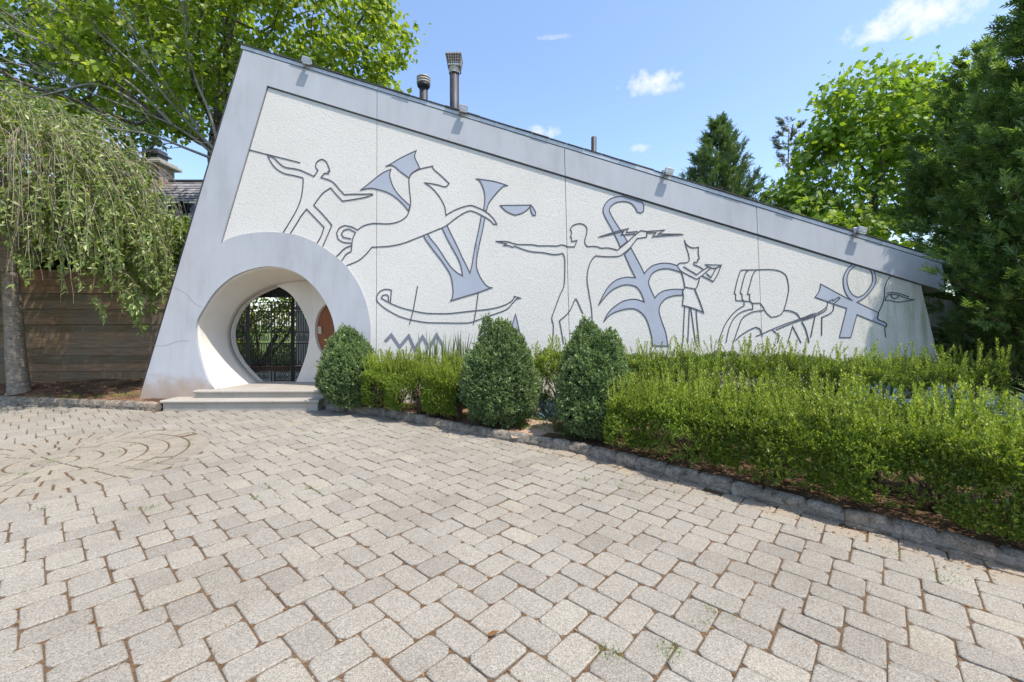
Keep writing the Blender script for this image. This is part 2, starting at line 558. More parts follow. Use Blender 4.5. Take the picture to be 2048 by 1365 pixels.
def _lawn(t):
    p = t.pos()
    n = t.noise(25, 5, .7, p); b = t.noise(.6, 4, .6, p)
    t.bump(n, .8, .04)
    t.fin(t.mix(b, t.ramp(n, [(.3, (.03, .06, .012)), (.7, (.08, .14, .025))]), t.ramp(n, [(.3, (.06, .075, .02)), (.7, (.14, .17, .05))])), .95, 0, .1)
mk('lawn', _lawn)
def _plank(t):
    p = t.pos(); r = island(t)
    n = t.noise(4, 7, .68, t.map(p, (.8, 6, 14)), .7)
    t.bump(n, .4, .006)
    c = t.ramp(n, [(.28, (.10, .07, .045)), (.5, (.22, .15, .095)), (.75, (.34, .25, .165))])
    c = t.mix(1, c, t.ramp(r, [(0, (.62, .66, .62)), (.5, (.95, .92, .88)), (1, (1.15, 1.05, .98))]), 'MULTIPLY')
    w = t.noise(1.4, 5, .6, p)
    c = t.mix(t.ramp(w, [(.44, 0.0), (.7, .6)]), c, (.16, .155, .13))
    t.fin(c, .85, 0, .2)
mk('fence_plank', _plank)
def _brick(t):
    p = t.pos(); r = island(t)
    t.fin(t.mix(1, t.ramp(t.noise(25, 4, .6, p), [(.3, (.20, .085, .05)), (.7, (.34, .16, .10))]), t.ramp(r, [(0, (.75, .72, .7)), (1, (1.15, 1.1, 1.05))]), 'MULTIPLY'), .9)
mk('red_brick', _brick)
def _stonec(t):
    p = t.pos()
    v = t.n('ShaderNodeTexVoronoi', {'Scale': 2.6}); t.set(v.inputs['Vector'], p)
    sep = t.n('ShaderNodeSeparateColor'); t.set(sep.inputs[0], v.outputs['Color'])
    e = t.vor(2.6, 'DISTANCE_TO_EDGE', p)
    c = t.ramp(sep.outputs[0], [(0, (.22, .15, .11)), (.5, (.36, .26, .20)), (1, (.45, .36, .30))])
    c = t.mix(t.ramp(e, [(.02, 1.0), (.06, 0.0)]), c, (.42, .38, .34))
    t.bump(e, .7, .05)
    t.fin(c, .9)
mk('field_stone', _stonec)
mk('cap_stone', lambda t: t.fin(t.ramp(t.noise(6, 4, .6, t.pos()), [(.3, (.26, .25, .21)), (.7, (.40, .385, .33))]), .9))
mk('copper_dark', lambda t: t.fin((.10, .10, .105), .5, .4))
def _slate(t):
    p = t.pos(); r = island(t)
    t.fin(t.ramp(r, [(0, (.16, .155, .165)), (1, (.30, .29, .30))]), .7)
mk('slate', _slate)
mk('siding', lambda t: t.fin(t.ramp(t.noise(3, 3, .6, t.pos()), [(.3, (.27, .31, .33)), (.7, (.35, .39, .41))]), .8))
mk('white_trim', lambda t: t.fin((.72, .72, .70), .6))
mk('window_glass', lambda t: t.fin((.02, .025, .03), .05, 0, .8))
mk('pale_stucco', lambda t: t.fin(t.ramp(t.noise(5, 4, .6, t.pos()), [(.3, (.52, .51, .48)), (.7, (.62, .61, .58))]), .9))
# ================================================================== GROUND
def grid_mesh(name, x0, x1, y0, y1, nx, ny, zf):
    xs = np.linspace(x0, x1, nx); ys = np.linspace(y0, y1, ny)
    X, Y = np.meshgrid(xs, ys)
    Z = zf(X, Y)
    V = np.stack([X, Y, Z], -1).reshape(-1, 3)
    i = np.arange(nx * ny).reshape(ny, nx)
    Q = np.stack([i[:-1, :-1], i[:-1, 1:], i[1:, 1:], i[1:, :-1]], -1).reshape(-1, 4)
    return np_mesh(name, V, Q, True)
def wob(X, Y, s=1.0, seed=0):
    r = np.random.default_rng(seed)
    Z = 0 * X
    for k in range(7):
        fx, fy = r.normal(0, 1.6 / s, 2) * (1 + k * .5)
        Z = Z + np.sin(fx * X + fy * Y + r.uniform(0, 6.28)) / (1 + k * .7)
    return Z / 3.0
g = link('ground', np_mesh('ground', [(-900, -900, -.32), (900, -900, -.32), (900, 900, -.32), (-900, 900, -.32)], [(0, 1, 2, 3)]), M['lawn'])
tag(g, kind='structure')

# kerb line against the driveway (surveyed), going from the steps round to the right
KERB = [(-2.86, 6.46), (-2.40, 6.36), (-1.60, 6.00), (-.80, 5.41), (-.14, 5.02), (.21, 4.84), (.69, 4.57), (1.32, 4.01), (1.81, 3.55),
        (2.20, 3.18), (2.52, 2.89), (2.79, 2.64), (3.0, 2.43), (3.45, 1.98), (3.95, 1.40), (4.4, .75), (4.75, 0.0), (5.0, -.9), (5.1, -2.0)]
LKERB = [(-5.42, 6.38), (-6.2, 6.53), (-6.93, 6.67), (-7.7, 6.82), (-8.5, 6.97), (-9.5, 7.12), (-10.6, 7.24), (-12.0, 7.3)]
KP = np.array(catmull(KERB, 8)); LP = np.array(catmull(LKERB, 8))
def kerb_y(x):
    """driveway edge Y for a given X"""
    kx = np.concatenate([LP[::-1, 0], [-5.38, -2.9], KP[:, 0]])
    ky = np.concatenate([LP[::-1, 1], [6.36, 6.45], KP[:, 1]])
    o = np.argsort(kx)
    return np.interp(x, kx[o], ky[o], left=7.3, right=-50)

# ---- driveway bed (joint sand) as one sheet, pavers on top
d_me = grid_mesh('driveway', -13, 6.4, -7, 7.4, 98, 74, lambda X, Y: zg(X) - .0075 + .0025 * wob(X, Y, .6, 3) - np.where(Y > kerb_y(X) + .25, .12, 0))
driveway = link('driveway', d_me, M['joint_sand'])
tag(driveway, kind='structure')
LB, WB = .229, .1575
YAW = math.radians(131.418)
EX = np.array([math.sin(YAW), math.cos(YAW)]); EY = np.array([-math.cos(YAW), math.sin(YAW)])
T0 = np.array([6.389, -7.698]) * LB
CIRC = np.array([-4.38, 4.02]); CR = 1.19
def paver_mesh(name, L, W, seed):
    """tumbled concrete paver: rounded, chipped outline with a worn arris"""
    r = random.Random(seed)
    gap = .0030
    hx, hy = L / 2 - gap, W / 2 - gap
    c = .019
    base = []
    for sx, sy in ((1, 1), (-1, 1), (-1, -1), (1, -1)):
        a = (sx * (hx - c * r.uniform(.5, 1.5)), sy * hy); b = (sx * hx, sy * (hy - c * r.uniform(.5, 1.5)))
        base += [b, a] if sx * sy > 0 else [a, b]
    V = []; n = 8
    for inset, z in ((0, -.05), (0.0, -.006), (.0035, -.0014), (.011, .0)):
        for (x, y) in base:
            l = math.hypot(x, y)
            V.append((x - x / l * inset * 1.1 + r.uniform(-.001, .001), y - y / l * inset * 1.1 + r.uniform(-.001, .001), z + r.uniform(-.0006, .0006)))
    Fq = []
    for ring in range(3):
        for k in range(n):
            k2 = (k + 1) % n
            Fq.append((ring * n + k, ring * n + k2, (ring + 1) * n + k2, (ring + 1) * n + k))
    return V, Fq, tuple(range(3 * n, 4 * n))
NVAR = 7
PV = [paver_mesh('paver', LB, WB, 100 + k) for k in range(NVAR)]
PVM = []
for V, Fq, top in PV:
    me = bpy.data.meshes.new('paver'); me.from_pydata(V, [], Fq + [top])
    for p in me.polygons: p.use_smooth = len(p.vertices) == 4 and p.index >= 8
    me.materials.append(M['paver_concrete']); PVM.append(me)
cells = []
Lr, Wr = LB, WB
for m in range(-90, 60):
    for n in range(-50, 40):
        c0 = np.array([m * Wr + n * Lr, -m * Wr + n * Lr])
        for kind, c in ((0, c0), (1, c0 + np.array([(Lr + Wr) / 2, (Lr - Wr) / 2]))):
            q = c - T0
            w = EX * q[0] + EY * q[1]
            if not (-10.5 < w[0] < 5.6 and .35 < w[1] < 7.2): continue
            if w[1] > float(kerb_y(w[0])) + .03: continue
            if np.hypot(*(w - CIRC)) < CR - .06: continue
            cells.append((w[0], w[1], kind))
prng = random.Random(11)
def proj_area(x, y):
    d = np.array([x, y, float(zg(x))]) - CAMP
    z = d @ F2
    if z < .3: return 0
    u = FPX * (d @ RX) / z; v = -FPX * (d @ U2) / z
    if abs(u) > 1024 + 60 or v > 683 + 60: return 0
    return 1.0 / z ** 3
cells.sort(key=lambda c: -proj_area(c[0], c[1]))
BX = math.atan2(EX[1], EX[0])
sv, sf4, sf8 = [], [], []
for i, (x, y, kind) in enumerate(cells):
    k = prng.randrange(NVAR)
    ang = BX + (PI / 2 if kind else 0) + (PI if prng.random() < .5 else 0) + prng.gauss(0, .010)
    tx, ty = max(-.02, min(.02, prng.gauss(0, .011))), max(-.02, min(.02, prng.gauss(0, .011))) + math.atan(.0242 if x > -2 else .005) * 1.0
    x += prng.gauss(0, .0016); y += prng.gauss(0, .0016)
    z = float(zg(x)) + max(-.0028, min(.004, prng.gauss(0, .0022)))
    R = Matrix.Rotation(ty, 3, 'Y') @ Matrix.Rotation(tx, 3, 'X') @ Matrix.Rotation(ang, 3, 'Z')
    cutc = np.hypot(x - CIRC[0], y - CIRC[1]) < CR + .16
    if i < 300 and not cutc:
        o = bpy.data.objects.new('paver', PVM[k]); COL.objects.link(o)
        o.location = (x, y, z); o.rotation_euler = R.to_euler(); o.parent = driveway
    else:
        V, Fq, top = PV[k]
        b = len(sv)
        Rn = np.array(R)
        PW = np.array(V) @ Rn.T + np.array([x, y, z])
        if cutc:
            dv = PW[:, :2] - CIRC; rr0 = np.hypot(dv[:, 0], dv[:, 1])
            inn = rr0 < CR + .008
            PW[inn, :2] = CIRC + dv[inn] / rr0[inn, None] * (CR + .008 + (PW[inn, 2:3] > z - .004) * .006)
        sv.extend(PW.tolist())
        sf4 += [tuple(j + b for j in q) for q in Fq] + [tuple(j + b for j in top)]
me = bpy.data.meshes.new('paving_field'); me.from_pydata(sv, [], sf4)
tag(link('paving_field', me, M['paver_concrete'], driveway), kind='stuff')
# ---- paver circle: rings of wedge stones
cv, cf = [], []
crng = random.Random(5)
def wedge(r0, r1, a0, a1):
    g_ = .0072
    P = []
    for rr, aa in ((r0 + g_, a0 + g_ / max(r0, .1)), (r1 - g_, a0 + g_ / r1), (r1 - g_, (a0 + a1) / 2), (r1 - g_, a1 - g_ / r1), (r0 + g_, a1 - g_ / max(r0, .1)), (r0 + g_, (a0 + a1) / 2)):
        P.append((rr * math.cos(aa), rr * math.sin(aa)))
    cx = sum(p[0] for p in P) / 6; cy = sum(p[1] for p in P) / 6
    dz = crng.gauss(0, .002); b = len(cv)
    for inset, z in ((0, -.05), (0, -.008), (.06, -.0015), (.14, 0)):
        for (x, y) in P:
            X = x + (cx - x) * inset + CIRC[0]; Y = y + (cy - y) * inset + CIRC[1]
            cv.append((X, Y, float(zg(X)) + z + dz))
    for ring in range(3):
        for k in range(6):
            k2 = (k + 1) % 6
            cf.append((b + ring * 6 + k2, b + ring * 6 + k, b + (ring + 1) * 6 + k, b + (ring + 1) * 6 + k2))
    cf.append(tuple(b + 18 + k for k in (5, 4, 3, 2, 1, 0)))
radii = [0.0001, .16, .33, .50, .67, .845, 1.02, CR + .02]
for i, (r0, r1) in enumerate(zip(radii[:-1], radii[1:])):
    n = 5 if i == 0 else max(8, int(2 * PI * (r0 + r1) / 2 / .172))
    ph = crng.uniform(0, 1)
    for k in range(n):
        wedge(max(r0, .012), r1, 2 * PI * (k + ph) / n, 2 * PI * (k + 1 + ph) / n)
me = bpy.data.meshes.new('paver_circle'); me.from_pydata(cv, [], cf)
tag(link('paver_circle', me, M['paver_tan'], driveway), 'round medallion of wedge pavers set in the driveway', kind='stuff')

# ================================================================== KERBS
def offset_path(P, d):
    T = np.gradient(P, axis=0); T /= np.linalg.norm(T, axis=1)[:, None]
    N = np.stack([-T[:, 1], T[:, 0]], 1)
    return P + N * d
def kerb(name, P, side, h, seed, stone=.26):
    """mortar bed with one granite setts per length; side = +1: planting lies left of the travel direction"""
    r = random.Random(seed)
    T = np.diff(P, axis=0); s = np.concatenate([[0], np.cumsum(np.hypot(T[:, 0], T[:, 1]))])
    mid = offset_path(P, side * .055)
    mb = MB()
    pts = [(p[0], p[1], float(zg(p[0])) + h - .075) for p in mid]
    mb.tube(pts, .057, 8)
    root = mb.build(name, M['mortar'])
    tag(root, kind='structure')
    pos = 0.0
    while pos < s[-1] - stone * .6:
        L = stone * r.uniform(.82, 1.2)
        a, b = pos + .006, min(pos + L - .006, s[-1])
        q = []
        for t in (a, (a + b) / 2, b):
            q.append(np.array([np.interp(t, s, P[:, 0]), np.interp(t, s, P[:, 1])]))
        d = q[2] - q[0]; d /= np.linalg.norm(d); nrm = np.array([-d[1], d[0]]) * side
        c = q[1] + nrm * .055
        hx = np.linalg.norm(q[2] - q[0]) / 2
        V = []; F = []
        prof = [(-.055, -.10), (-.056, .0), (-.053, h * .55), (-.043, h * .86), (-.018, h * 1.0), (.02, h * 1.0), (.05, h * .9), (.06, -.05)]
        xs = (-1, -.86, -.3, .35, .88, 1)
        tw = r.gauss(0, .012)
        for xi in xs:
            sh = .82 if abs(xi) == 1 else (1.0 if abs(xi) < .8 else .97)
            for (py, pz) in prof:
                px_ = hx * xi
                yy = py * sh + r.gauss(0, .0028) + tw * xi
                zz = pz * (sh if pz > 0 else 1) + (r.gauss(0, .003) if pz > 0 else 0)
                w = c + d * px_ + nrm * yy
                V.append((w[0], w[1], float(zg(w[0])) + zz))
        n = len(prof)
        for i in range(len(xs) - 1):
            for k in range(n - 1):
                F.append((i * n + k, i * n + k + 1, (i + 1) * n + k + 1, (i + 1) * n + k))
        F.append(tuple(range(n))); F.append(tuple(range((len(xs) - 1) * n, len(xs) * n)))
        b_ = MB().add(V, F).build('kerb_stone', M['kerb_granite'], root, True)
        pos += L
    return root
kerb('kerb', KP, 1, .105, 21, .255)
kerb('kerb', LP, -1, .125, 22, .235)

# ================================================================== PLANTING BEDS
def bed_right(X, Y):
    e = Y - kerb_y(X)
    return zg(X) + .075 + np.clip(e, 0, 2) * .035 + .012 * wob(X, Y, .35, 8) + .006 * wob(X, Y, .12, 9)
nx, ny = 150, 56
def bed_strip(name, P, depth_fn, zf, mat, side=1, n2=44):
    V = []; n1 = len(P)
    O = offset_path(P, side)
    for i in range(n1):
        a = P[i] + (O[i] - P[i]) * .06
        b = depth_fn(P[i])
        for k in range(n2):
            t = (k / (n2 - 1)) ** 1.4
            q = a + (b - a) * t
            V.append((q[0], q[1], zf(q[0], q[1])))
    idx = np.arange(n1 * n2).reshape(n1, n2)
    Q = np.stack([idx[:-1, :-1], idx[1:, :-1], idx[1:, 1:], idx[:-1, 1:]], -1).reshape(-1, 4)
    o = link(name, np_mesh(name, V, Q, True), mat)
    tag(o, kind='structure')
    return o
bed_strip('planting_bed', KP, lambda p: np.array([p[0] * 1.0 + max(0, (p[0] + 2.86)) * .62 + (.0 if p[0] < 4 else (p[0] - 4) * 5), 7.4 if p[0] < 4 else max(7.4 - (p[0] - 4) * 6, 1.0)]),
          lambda x, y: float(bed_right(np.array(x), np.array(y))), M['soil'])
def bed_left_z(x, y):
    e = max(0, y - float(kerb_y(x))) * min(1, max(.35, (-x - 4.9) / .9))
    return float(zg(x)) + .10 + min(e, 1.6) * .135 + .016 * float(wob(np.array(x), np.array(y), .35, 5))
LPB = np.concatenate([[(-5.0, 6.60), (-5.2, 6.5)], LP])
bed_strip('planting_bed', LPB, lambda p: np.array([p[0] * 1.0 + .1, 8.6]), bed_left_z, M['soil'], -1)
# worn dirt path between the two clipped bushes
pc = [ong(1075, 872, .09), ong(1082, 838, .09), ong(1100, 812, .09)]
V = []
for i, c in enumerate(catmull([p[:2] for p in pc], 8)):
    for k in range(7):
        t = (k - 3) / 3
        x = c[0] + t * (.30 + .03 * math.sin(i * .9)); y = c[1]
        V.append((x, y, float(bed_right(np.array(x), np.array(y))) + (.012 - .03 * t * t) * (1 if 2 < i < 14 else 0) - (.02 if i in (0, 16) else 0)))
idx = np.arange(len(V)).reshape(-1, 7)
Q = np.stack([idx[:-1, :-1], idx[:-1, 1:], idx[1:, 1:], idx[1:, :-1]], -1).reshape(-1, 4)
tag(link('dirt_path', np_mesh('dirt_path', V, Q, True), M['dirt']), kind='structure')

# ================================================================== STEPS
ZS = .068
steps = empty('entrance_steps', (-4.2, 6.4, ZS))
tag(steps, 'two broad granite steps with rounded nosings below the round entrance', 'steps')
def step(x0, x1, y0, y1, z0, z1, name, depth_skew=.0):
    mb = MB()
    mb.prism([(x0 + .03, y0 + .028, z0), (x1 - .03, y0 + .028 + depth_skew, z0), (x1 - .03, y1, z0), (x0 + .03, y1, z0)], (0, 0, z1 - z0 - .05))
    st = mb.build(name, M['granite_step'], steps)
    # tread slab with a bull-nosed front
    mb = MB(); V = []; F = []
    prof = [(.06, -.052), (.028, -.052), (.012, -.047), (.003, -.036), (0, -.024), (.003, -.012), (.012, -.003), (.03, 0), (.30, 0), (y1 - y0, 0), (y1 - y0, -.05)]
    cuts = [x0, x0 + (x1 - x0) * .36, x0 + (x1 - x0) * .71, x1]
    for a, b in zip(cuts[:-1], cuts[1:]):
        mb = MB(); V = []; F = []
        for x in (a + .0015, b - .0015):
            sk = depth_skew * (x - x0) / (x1 - x0)
            for py, pz in prof: V.append((x, y0 + py + sk, z1 + pz))
        n = len(prof)
        for k in range(n): F.append((k, (k + 1) % n, n + (k + 1) % n, n + k))
        F += [tuple(range(n)), tuple(range(n, 2 * n))]
        mb.add(V, F).build('tread_slab', M['granite_step'], st)
step(-5.33, -2.95, 6.36, 7.0, -.05, ZS + .165, 'step', .06)
step(-4.99, -2.88, 6.585, 7.6, .1, ZS + .283, 'step', .03)
ZP = ZS + .283
mb = MB()
px0 = -5.6
for i in range(6):
    for j in range(5):
        x0 = px0 + i * .62; y0 = 7.61 + j * .5
        mb.box((x0 + .305, y0 + .245, ZP - .06), (.612, .492, .1), bev=.004)
vest_floor = mb.build('landing_paving', M['granite_step'], steps)

# ================================================================== HOUSE FRONT (battered wall with relief mural)
YB, ZB, BAT = 6.74, ZP, math.radians(5.5)
WO = np.array([0, YB, ZB]); WV = np.array([0, math.sin(BAT), math.cos(BAT)]); WN = np.array([0, -math.cos(BAT), math.sin(BAT)])
def wuv(x, y, off=0.0):
    """photo pixel -> (u, v) on the wall face"""
    d = ray(x, y)
    o = WO + WN * off
    t = ((o - CAMP) @ WN) / (d @ WN)
    p = CAMP + d * t - o
    return np.array([p[0], p @ WV])
def wpt(uv, off=0.0):
    return WO + RX * uv[0] + WV * uv[1] + WN * off
PROUD = .028
def slab(px, off, thick, name, mat, parent, uv=False):
    pts = [wpt(p if uv else wuv(p[0], p[1], off), off) for p in px]
    return MB().prism(pts, -WN * thick).build(name, mat, parent)
house = empty('house', (0, YB + 3, .0))
tag(house, 'low white house with sloping grey-banded front wall and Egyptian style line mural', 'house')

arch_in = [(436, 800), (425, 777), (410.7, 750.7), (399, 712.6), (391.7, 674.5), (393, 645), (408, 616), (434, 579), (475, 548.5), (535, 533), (592.5, 545.5), (632, 578), (658, 620), (669, 659), (667, 700), (656, 742), (638, 780), (628, 800)]
arch_in = catmull(arch_in, 5)
ring_out = [(440.6, 487.8), (460.6, 476.6), (492.8, 467.9), (533.9, 464.6), (580.8, 467.9), (621.8, 481), (660, 504.5), (692, 532), (715.6, 566), (731.7, 604), (739, 639), (740.5, 668), (737, 715), (726, 765), (708, 805)]
ring_out = catmull(ring_out, 5)
def lin(x, a, b):
    return a[1] + (b[1] - a[1]) * (x - a[0]) / (b[0] - a[0])
FT = ((486.6, 100.0), (1884, 528.0))        # fascia top edge (under the drip metal)
FB = ((534, 171.3), (1841, 567.5))          # fascia bottom edge
J = [754.0, 1129.0, 1513.0]                 # panel joints at the fascia
gp = .55
# frame: left leg, entrance ring and the first length of fascia are one rendered piece
poly = [(262, 862), (287, 770), (486.6, 100.0), (J[0] - gp, lin(J[0], *FT)), (J[0] - gp, lin(J[0], *FB)), (534, 171.3), ] + ring_out + [(700, 830), (630, 830)] + arch_in[::-1] + [(440, 830), (400, 862)]
frame = slab(poly, PROUD, .045, 'frame', M['frame_stucco'], house)
# body of the frame behind the rendered skin, cut back where the vault opens out
ai = [(531 + (x - 531) * 1.14, 665 + (y - 665) * 1.14 - 4) for x, y in [tuple(p) for p in arch_in]]
body = [(262, 862), (287, 770), (486.6, 100.0), (J[0] - gp, lin(J[0], *FT)), (J[0] - gp, lin(J[0], *FB) - 4), (536, 168)] + [(531 + (p[0] - 531) * .985, 665 + (p[1] - 665) * .985) for p in ring_out] + [(700, 840), (655, 840)] + ai[::-1] + [(418, 840), (400, 862)]
slab(body, PROUD - .046, .30, 'frame_core', M['frame_stucco'], house)
def jx(x, y):   # joints lean a little, as the wall does
    k = {J[0]: -.003, J[1]: .026, J[2]: .042}[x]
    return x + k * (y - {J[0]: 200, J[1]: 300, J[2]: 412}[x])
for a, b in zip(J, J[1:] + [1884.0]):
    bb = b - gp if b < 1884 else b
    if b < 1884:
        pl = [(a + gp, lin(a, *FT)), (bb, lin(bb, *FT)), (jx(b, lin(b, *FB)) - gp, lin(bb, *FB)), (jx(a, lin(a, *FB)) + gp, lin(a, *FB))]
    else:
        pl = [(a + gp, lin(a, *FT)), (bb, lin(bb, *FT)), (1890, 582.5), (1841, 567.5), (jx(a, lin(a, *FB)) + gp, lin(a, *FB))]
    slab(pl, PROUD, .30, 'fascia_panel', M['frame_stucco'], house)
# stucco field, in panels between the joints
mid_ring = [((a[0]) * .5 + (531) * .5 + (a[0] - 531) * .36, a[1] * .5 + 665 * .5 + (a[1] - 665) * .36) for a in ring_out]
pn = [(430, 496), (528, 171 - 12), (J[0] - gp, lin(J[0], *FB) - 14), (jx(J[0], 860) - gp, 860), (690, 860)] + mid_ring[::-1]
slab([p for p in pn if True], 0, .2, 'mural_panel', M['stucco'], house)
for a, b in zip(J, J[1:] + [None]):
    if b: pl = [(jx(a, lin(a, *FB) - 14) + gp, lin(a, *FB) - 14), (jx(b, lin(b, *FB) - 14) - gp, lin(b, *FB) - 14), (jx(b, 860) - gp, 860), (jx(a, 860) + gp, 860)]
    else: pl = [(jx(a, lin(a, *FB) - 14) + gp, lin(a, *FB) - 14), (1838, 555), (1841, 567.5), (1867, 678), (1890, 780), (jx(a, 780) + gp, 780)]
    slab(pl, 0, .2, 'mural_panel', M['stucco'], house)
slab([(540, 180), (1835, 572), (1880, 780), (720, 860), (745, 640)], -.03, .12, 'wall_core', M['joint_dark'], house)
def ribbon(pts, width, off, thick, name, mat, parent, px=True, smooth=True, closed=False):
    P = [wuv(p[0], p[1], off) if px else np.asarray(p, float) for p in pts]
    if closed: P = P + [P[0]]
    if smooth: P = smoothline(P, 4)
    P = [np.asarray(p) for p in P]
    Q = [P[0]]
    for p in P[1:]:
        if np.linalg.norm(p - Q[-1]) > .004: Q.append(p)
    return Q
def ribbon_mesh(mb, Q, width, off, thick):
    n = len(Q)
    if n < 2: return
    Lf, Rt = [], []
    loop = np.linalg.norm(Q[0] - Q[-1]) < .006
    for i in range(n):
        a = Q[i] - Q[i - 1] if i > 0 else (Q[0] - Q[-2] if loop else Q[1] - Q[0])
        b = Q[i + 1] - Q[i] if i < n - 1 else (Q[1] - Q[0] if loop else Q[i] - Q[i - 1])
        a = a / np.linalg.norm(a); b = b / np.linalg.norm(b)
        na = np.array([-a[1], a[0]]); nb = np.array([-b[1], b[0]])
        m = na + nb; L = np.linalg.norm(m)
        m = na if L < 1e-3 else m / L
        k = 1 / max(.42, m @ na)
        Lf.append(Q[i] + m * width / 2 * k); Rt.append(Q[i] - m * width / 2 * k)
    V = [wpt(p, off) for p in Lf] + [wpt(p, off) for p in Rt] + [wpt(p, off - thick) for p in Lf] + [wpt(p, off - thick) for p in Rt]
    F = []
    for i in range(n - 1):
        F += [(i, i + 1, n + i + 1, n + i), (2 * n + i, 2 * n + i + 1, i + 1, i), (n + i, n + i + 1, 3 * n + i + 1, 3 * n + i)]
    F += [(0, n, 3 * n, 2 * n), (n - 1, 2 * n - 1, 4 * n - 1, 3 * n - 1)]
    mb.add(V, F)
Z = {1: (280, 80, 3.592), 2: (270, 440, 3.4115), 3: (700, 280, 5.689), 4: (720, 480, 5.689), 5: (980, 380, 4.55), 6: (1330, 460, 6.203), 7: (1560, 480, 5.12)}
def zp(k, pts):
    x0, y0, s = Z[k]
    return [(x0 + a / s, y0 + b / s) for a, b in pts]
def figure(name, label, lines=(), fills=(), lw=.0155):
    """lines: pixel polylines; fills: closed pixel outlines filled with smooth grey render and edged with a line"""
    root = empty(name, (0, 0, 0)); root.parent = house; root.matrix_parent_inverse = Matrix.Translation(-house.location)
    n = 0
    for f in fills:
        Q = ribbon(f, 0, .004, 0, '', None, None, closed=True)[:-1]
        MB().prism([wpt(p, .004 + .0004 * n) for p in Q], -WN * .02).build('fill', M['relief_fill'], root); n += 1
    n = 0
    for l in list(lines) + [list(f) + [f[0]] for f in fills]:
        mb = MB()
        ribbon_mesh(mb, ribbon(l, 0, .007, 0, '', None, None), lw, .007 + .0006 * (n % 7), .02); n += 1
        mb.build('stroke', M['relief_line'], root)
    root['label'] = label
    return root
figure('mural_figure', 'spear thrower outlined above the entrance ring', [
    zp(1, [(785, 790), (1150, 882)]),
    zp(1, [(915, 828), (945, 885), (985, 930), (1040, 960), (1110, 975), (1168, 990), (1172, 1010), (1165, 1090), (1150, 1160), (1120, 1230), (1080, 1300), (1040, 1365)]) + zp(2, [(1008, 92)]),
    zp(1, [(925, 832), (965, 850), (1000, 885), (1045, 915), (1140, 932), (1250, 980), (1278, 938), (1262, 910), (1265, 885), (1285, 865), (1310, 858), (1335, 872), (1350, 900), (1364, 942), (1350, 946), (1354, 960), (1325, 958), (1300, 988),
           (1330, 997), (1385, 1020), (1425, 1065), (1468, 1112), (1520, 1108), (1600, 1108), (1668, 1106), (1672, 1112), (1620, 1130), (1540, 1145), (1455, 1158), (1410, 1110), (1370, 1063), (1320, 1095), (1285, 1135), (1248, 1188), (1310, 1250), (1378, 1330)]) + zp(2, [(1312, 110), (1280, 183)]),
    zp(2, [(1058, 95), (1118, 0)]) + zp(1, [(1150, 1275), (1197, 1215), (1250, 1270), (1322, 1345)]) + zp(2, [(1270, 110), (1240, 162)])])
ribs = zp(1, [(785, 790), (1150, 882)])
figure('mural_figure', 'leaping horse outlined in the middle of the mural', [
    zp(3, [(85, 1025), (140, 985), (210, 960), (290, 950), (420, 955), (510, 943), (590, 912), (650, 860), (680, 780), (690, 690), (680, 600), (672, 500), (672, 440), (700, 385), (760, 345), (830, 322), (942, 298), (950, 330), (1040, 410), (1128, 495), (1105, 525), (1075, 532), (1000, 512), (930, 498), (850, 487),
           (930, 545), (990, 610), (1045, 690), (1080, 770), (1092, 858), (1180, 805), (1280, 765), (1370, 745), (1440, 765), (1540, 812), (1610, 870), (1650, 920), (1670, 960), (1632, 958), (1600, 920), (1530, 875), (1440, 828), (1370, 805), (1300, 830), (1200, 895), (1110, 965), (1060, 995), (960, 1035), (850, 1082), (740, 1125), (630, 1168), (530, 1195), (420, 1212), (250, 1220)]) + zp(2, [(1570, 240), (1520, 280), (1440, 313)]),
    zp(2, [(1520, 70), (1480, 48), (1430, 38), (1395, 55), (1375, 90), (1385, 130), (1420, 152), (1475, 158)]),
    zp(2, [(1505, 85), (1460, 62), (1425, 70), (1408, 95), (1420, 118), (1475, 130)]),
    zp(2, [(1505, 85), (1485, 130), (1478, 180), (1475, 215), (1440, 235), (1420, 265), (1408, 282)]),
    zp(2, [(1475, 175), (1430, 195), (1400, 225), (1372, 252)])])
figure('mural_plant', 'papyrus stalks with grey flower heads behind the horse', [], [
    zp(3, [(410, 300), (480, 265), (560, 215), (660, 165), (752, 122), (735, 180), (750, 230), (775, 280), (793, 322), (755, 345), (700, 385), (672, 432), (620, 395), (560, 350), (510, 305), (460, 290)]),
    zp(3, [(122, 570), (200, 510), (310, 420), (390, 365), (465, 335), (450, 395), (462, 450), (490, 530), (550, 620), (640, 710), (682, 748), (665, 808), (620, 750), (560, 690), (500, 640), (420, 595), (330, 568), (230, 550)]),
    zp(3, [(1440, 442), (1560, 460), (1650, 475), (1790, 518), (1750, 525), (1690, 580), (1630, 650), (1580, 720), (1550, 812), (1520, 795), (1532, 720), (1535, 640), (1520, 560), (1480, 470)]),
    zp(3, [(838, 1087)]) + zp(4, [(750, 0), (830, 110), (920, 225), (985, 320), (1030, 400), (1052, 500), (1060, 590), (1050, 660), (1032, 692), (1200, 642), (1340, 600), (1470, 552), (1500, 543), (1470, 540), (1420, 500), (1370, 425), (1335, 345), (1325, 280), (1330, 200), (1345, 120), (1368, 0)]) + zp(3, [(1475, 1180), (1510, 1020), (1535, 880), (1495, 862), (1470, 1000), (1430, 1180)])
    + zp(4, [(1325, 0), (1300, 130), (1280, 260), (1252, 378), (1200, 270), (1150, 170), (1110, 80), (1070, 0)]) + zp(3, [(1150, 1070), (1105, 975), (1048, 1000)]) + zp(4, [(1000, 0), (1060, 110), (1110, 200), (1150, 300), (1168, 410), (1100, 370), (1020, 290), (940, 170), (880, 80), (815, 0)]) + zp(3, [(880, 1069)])])
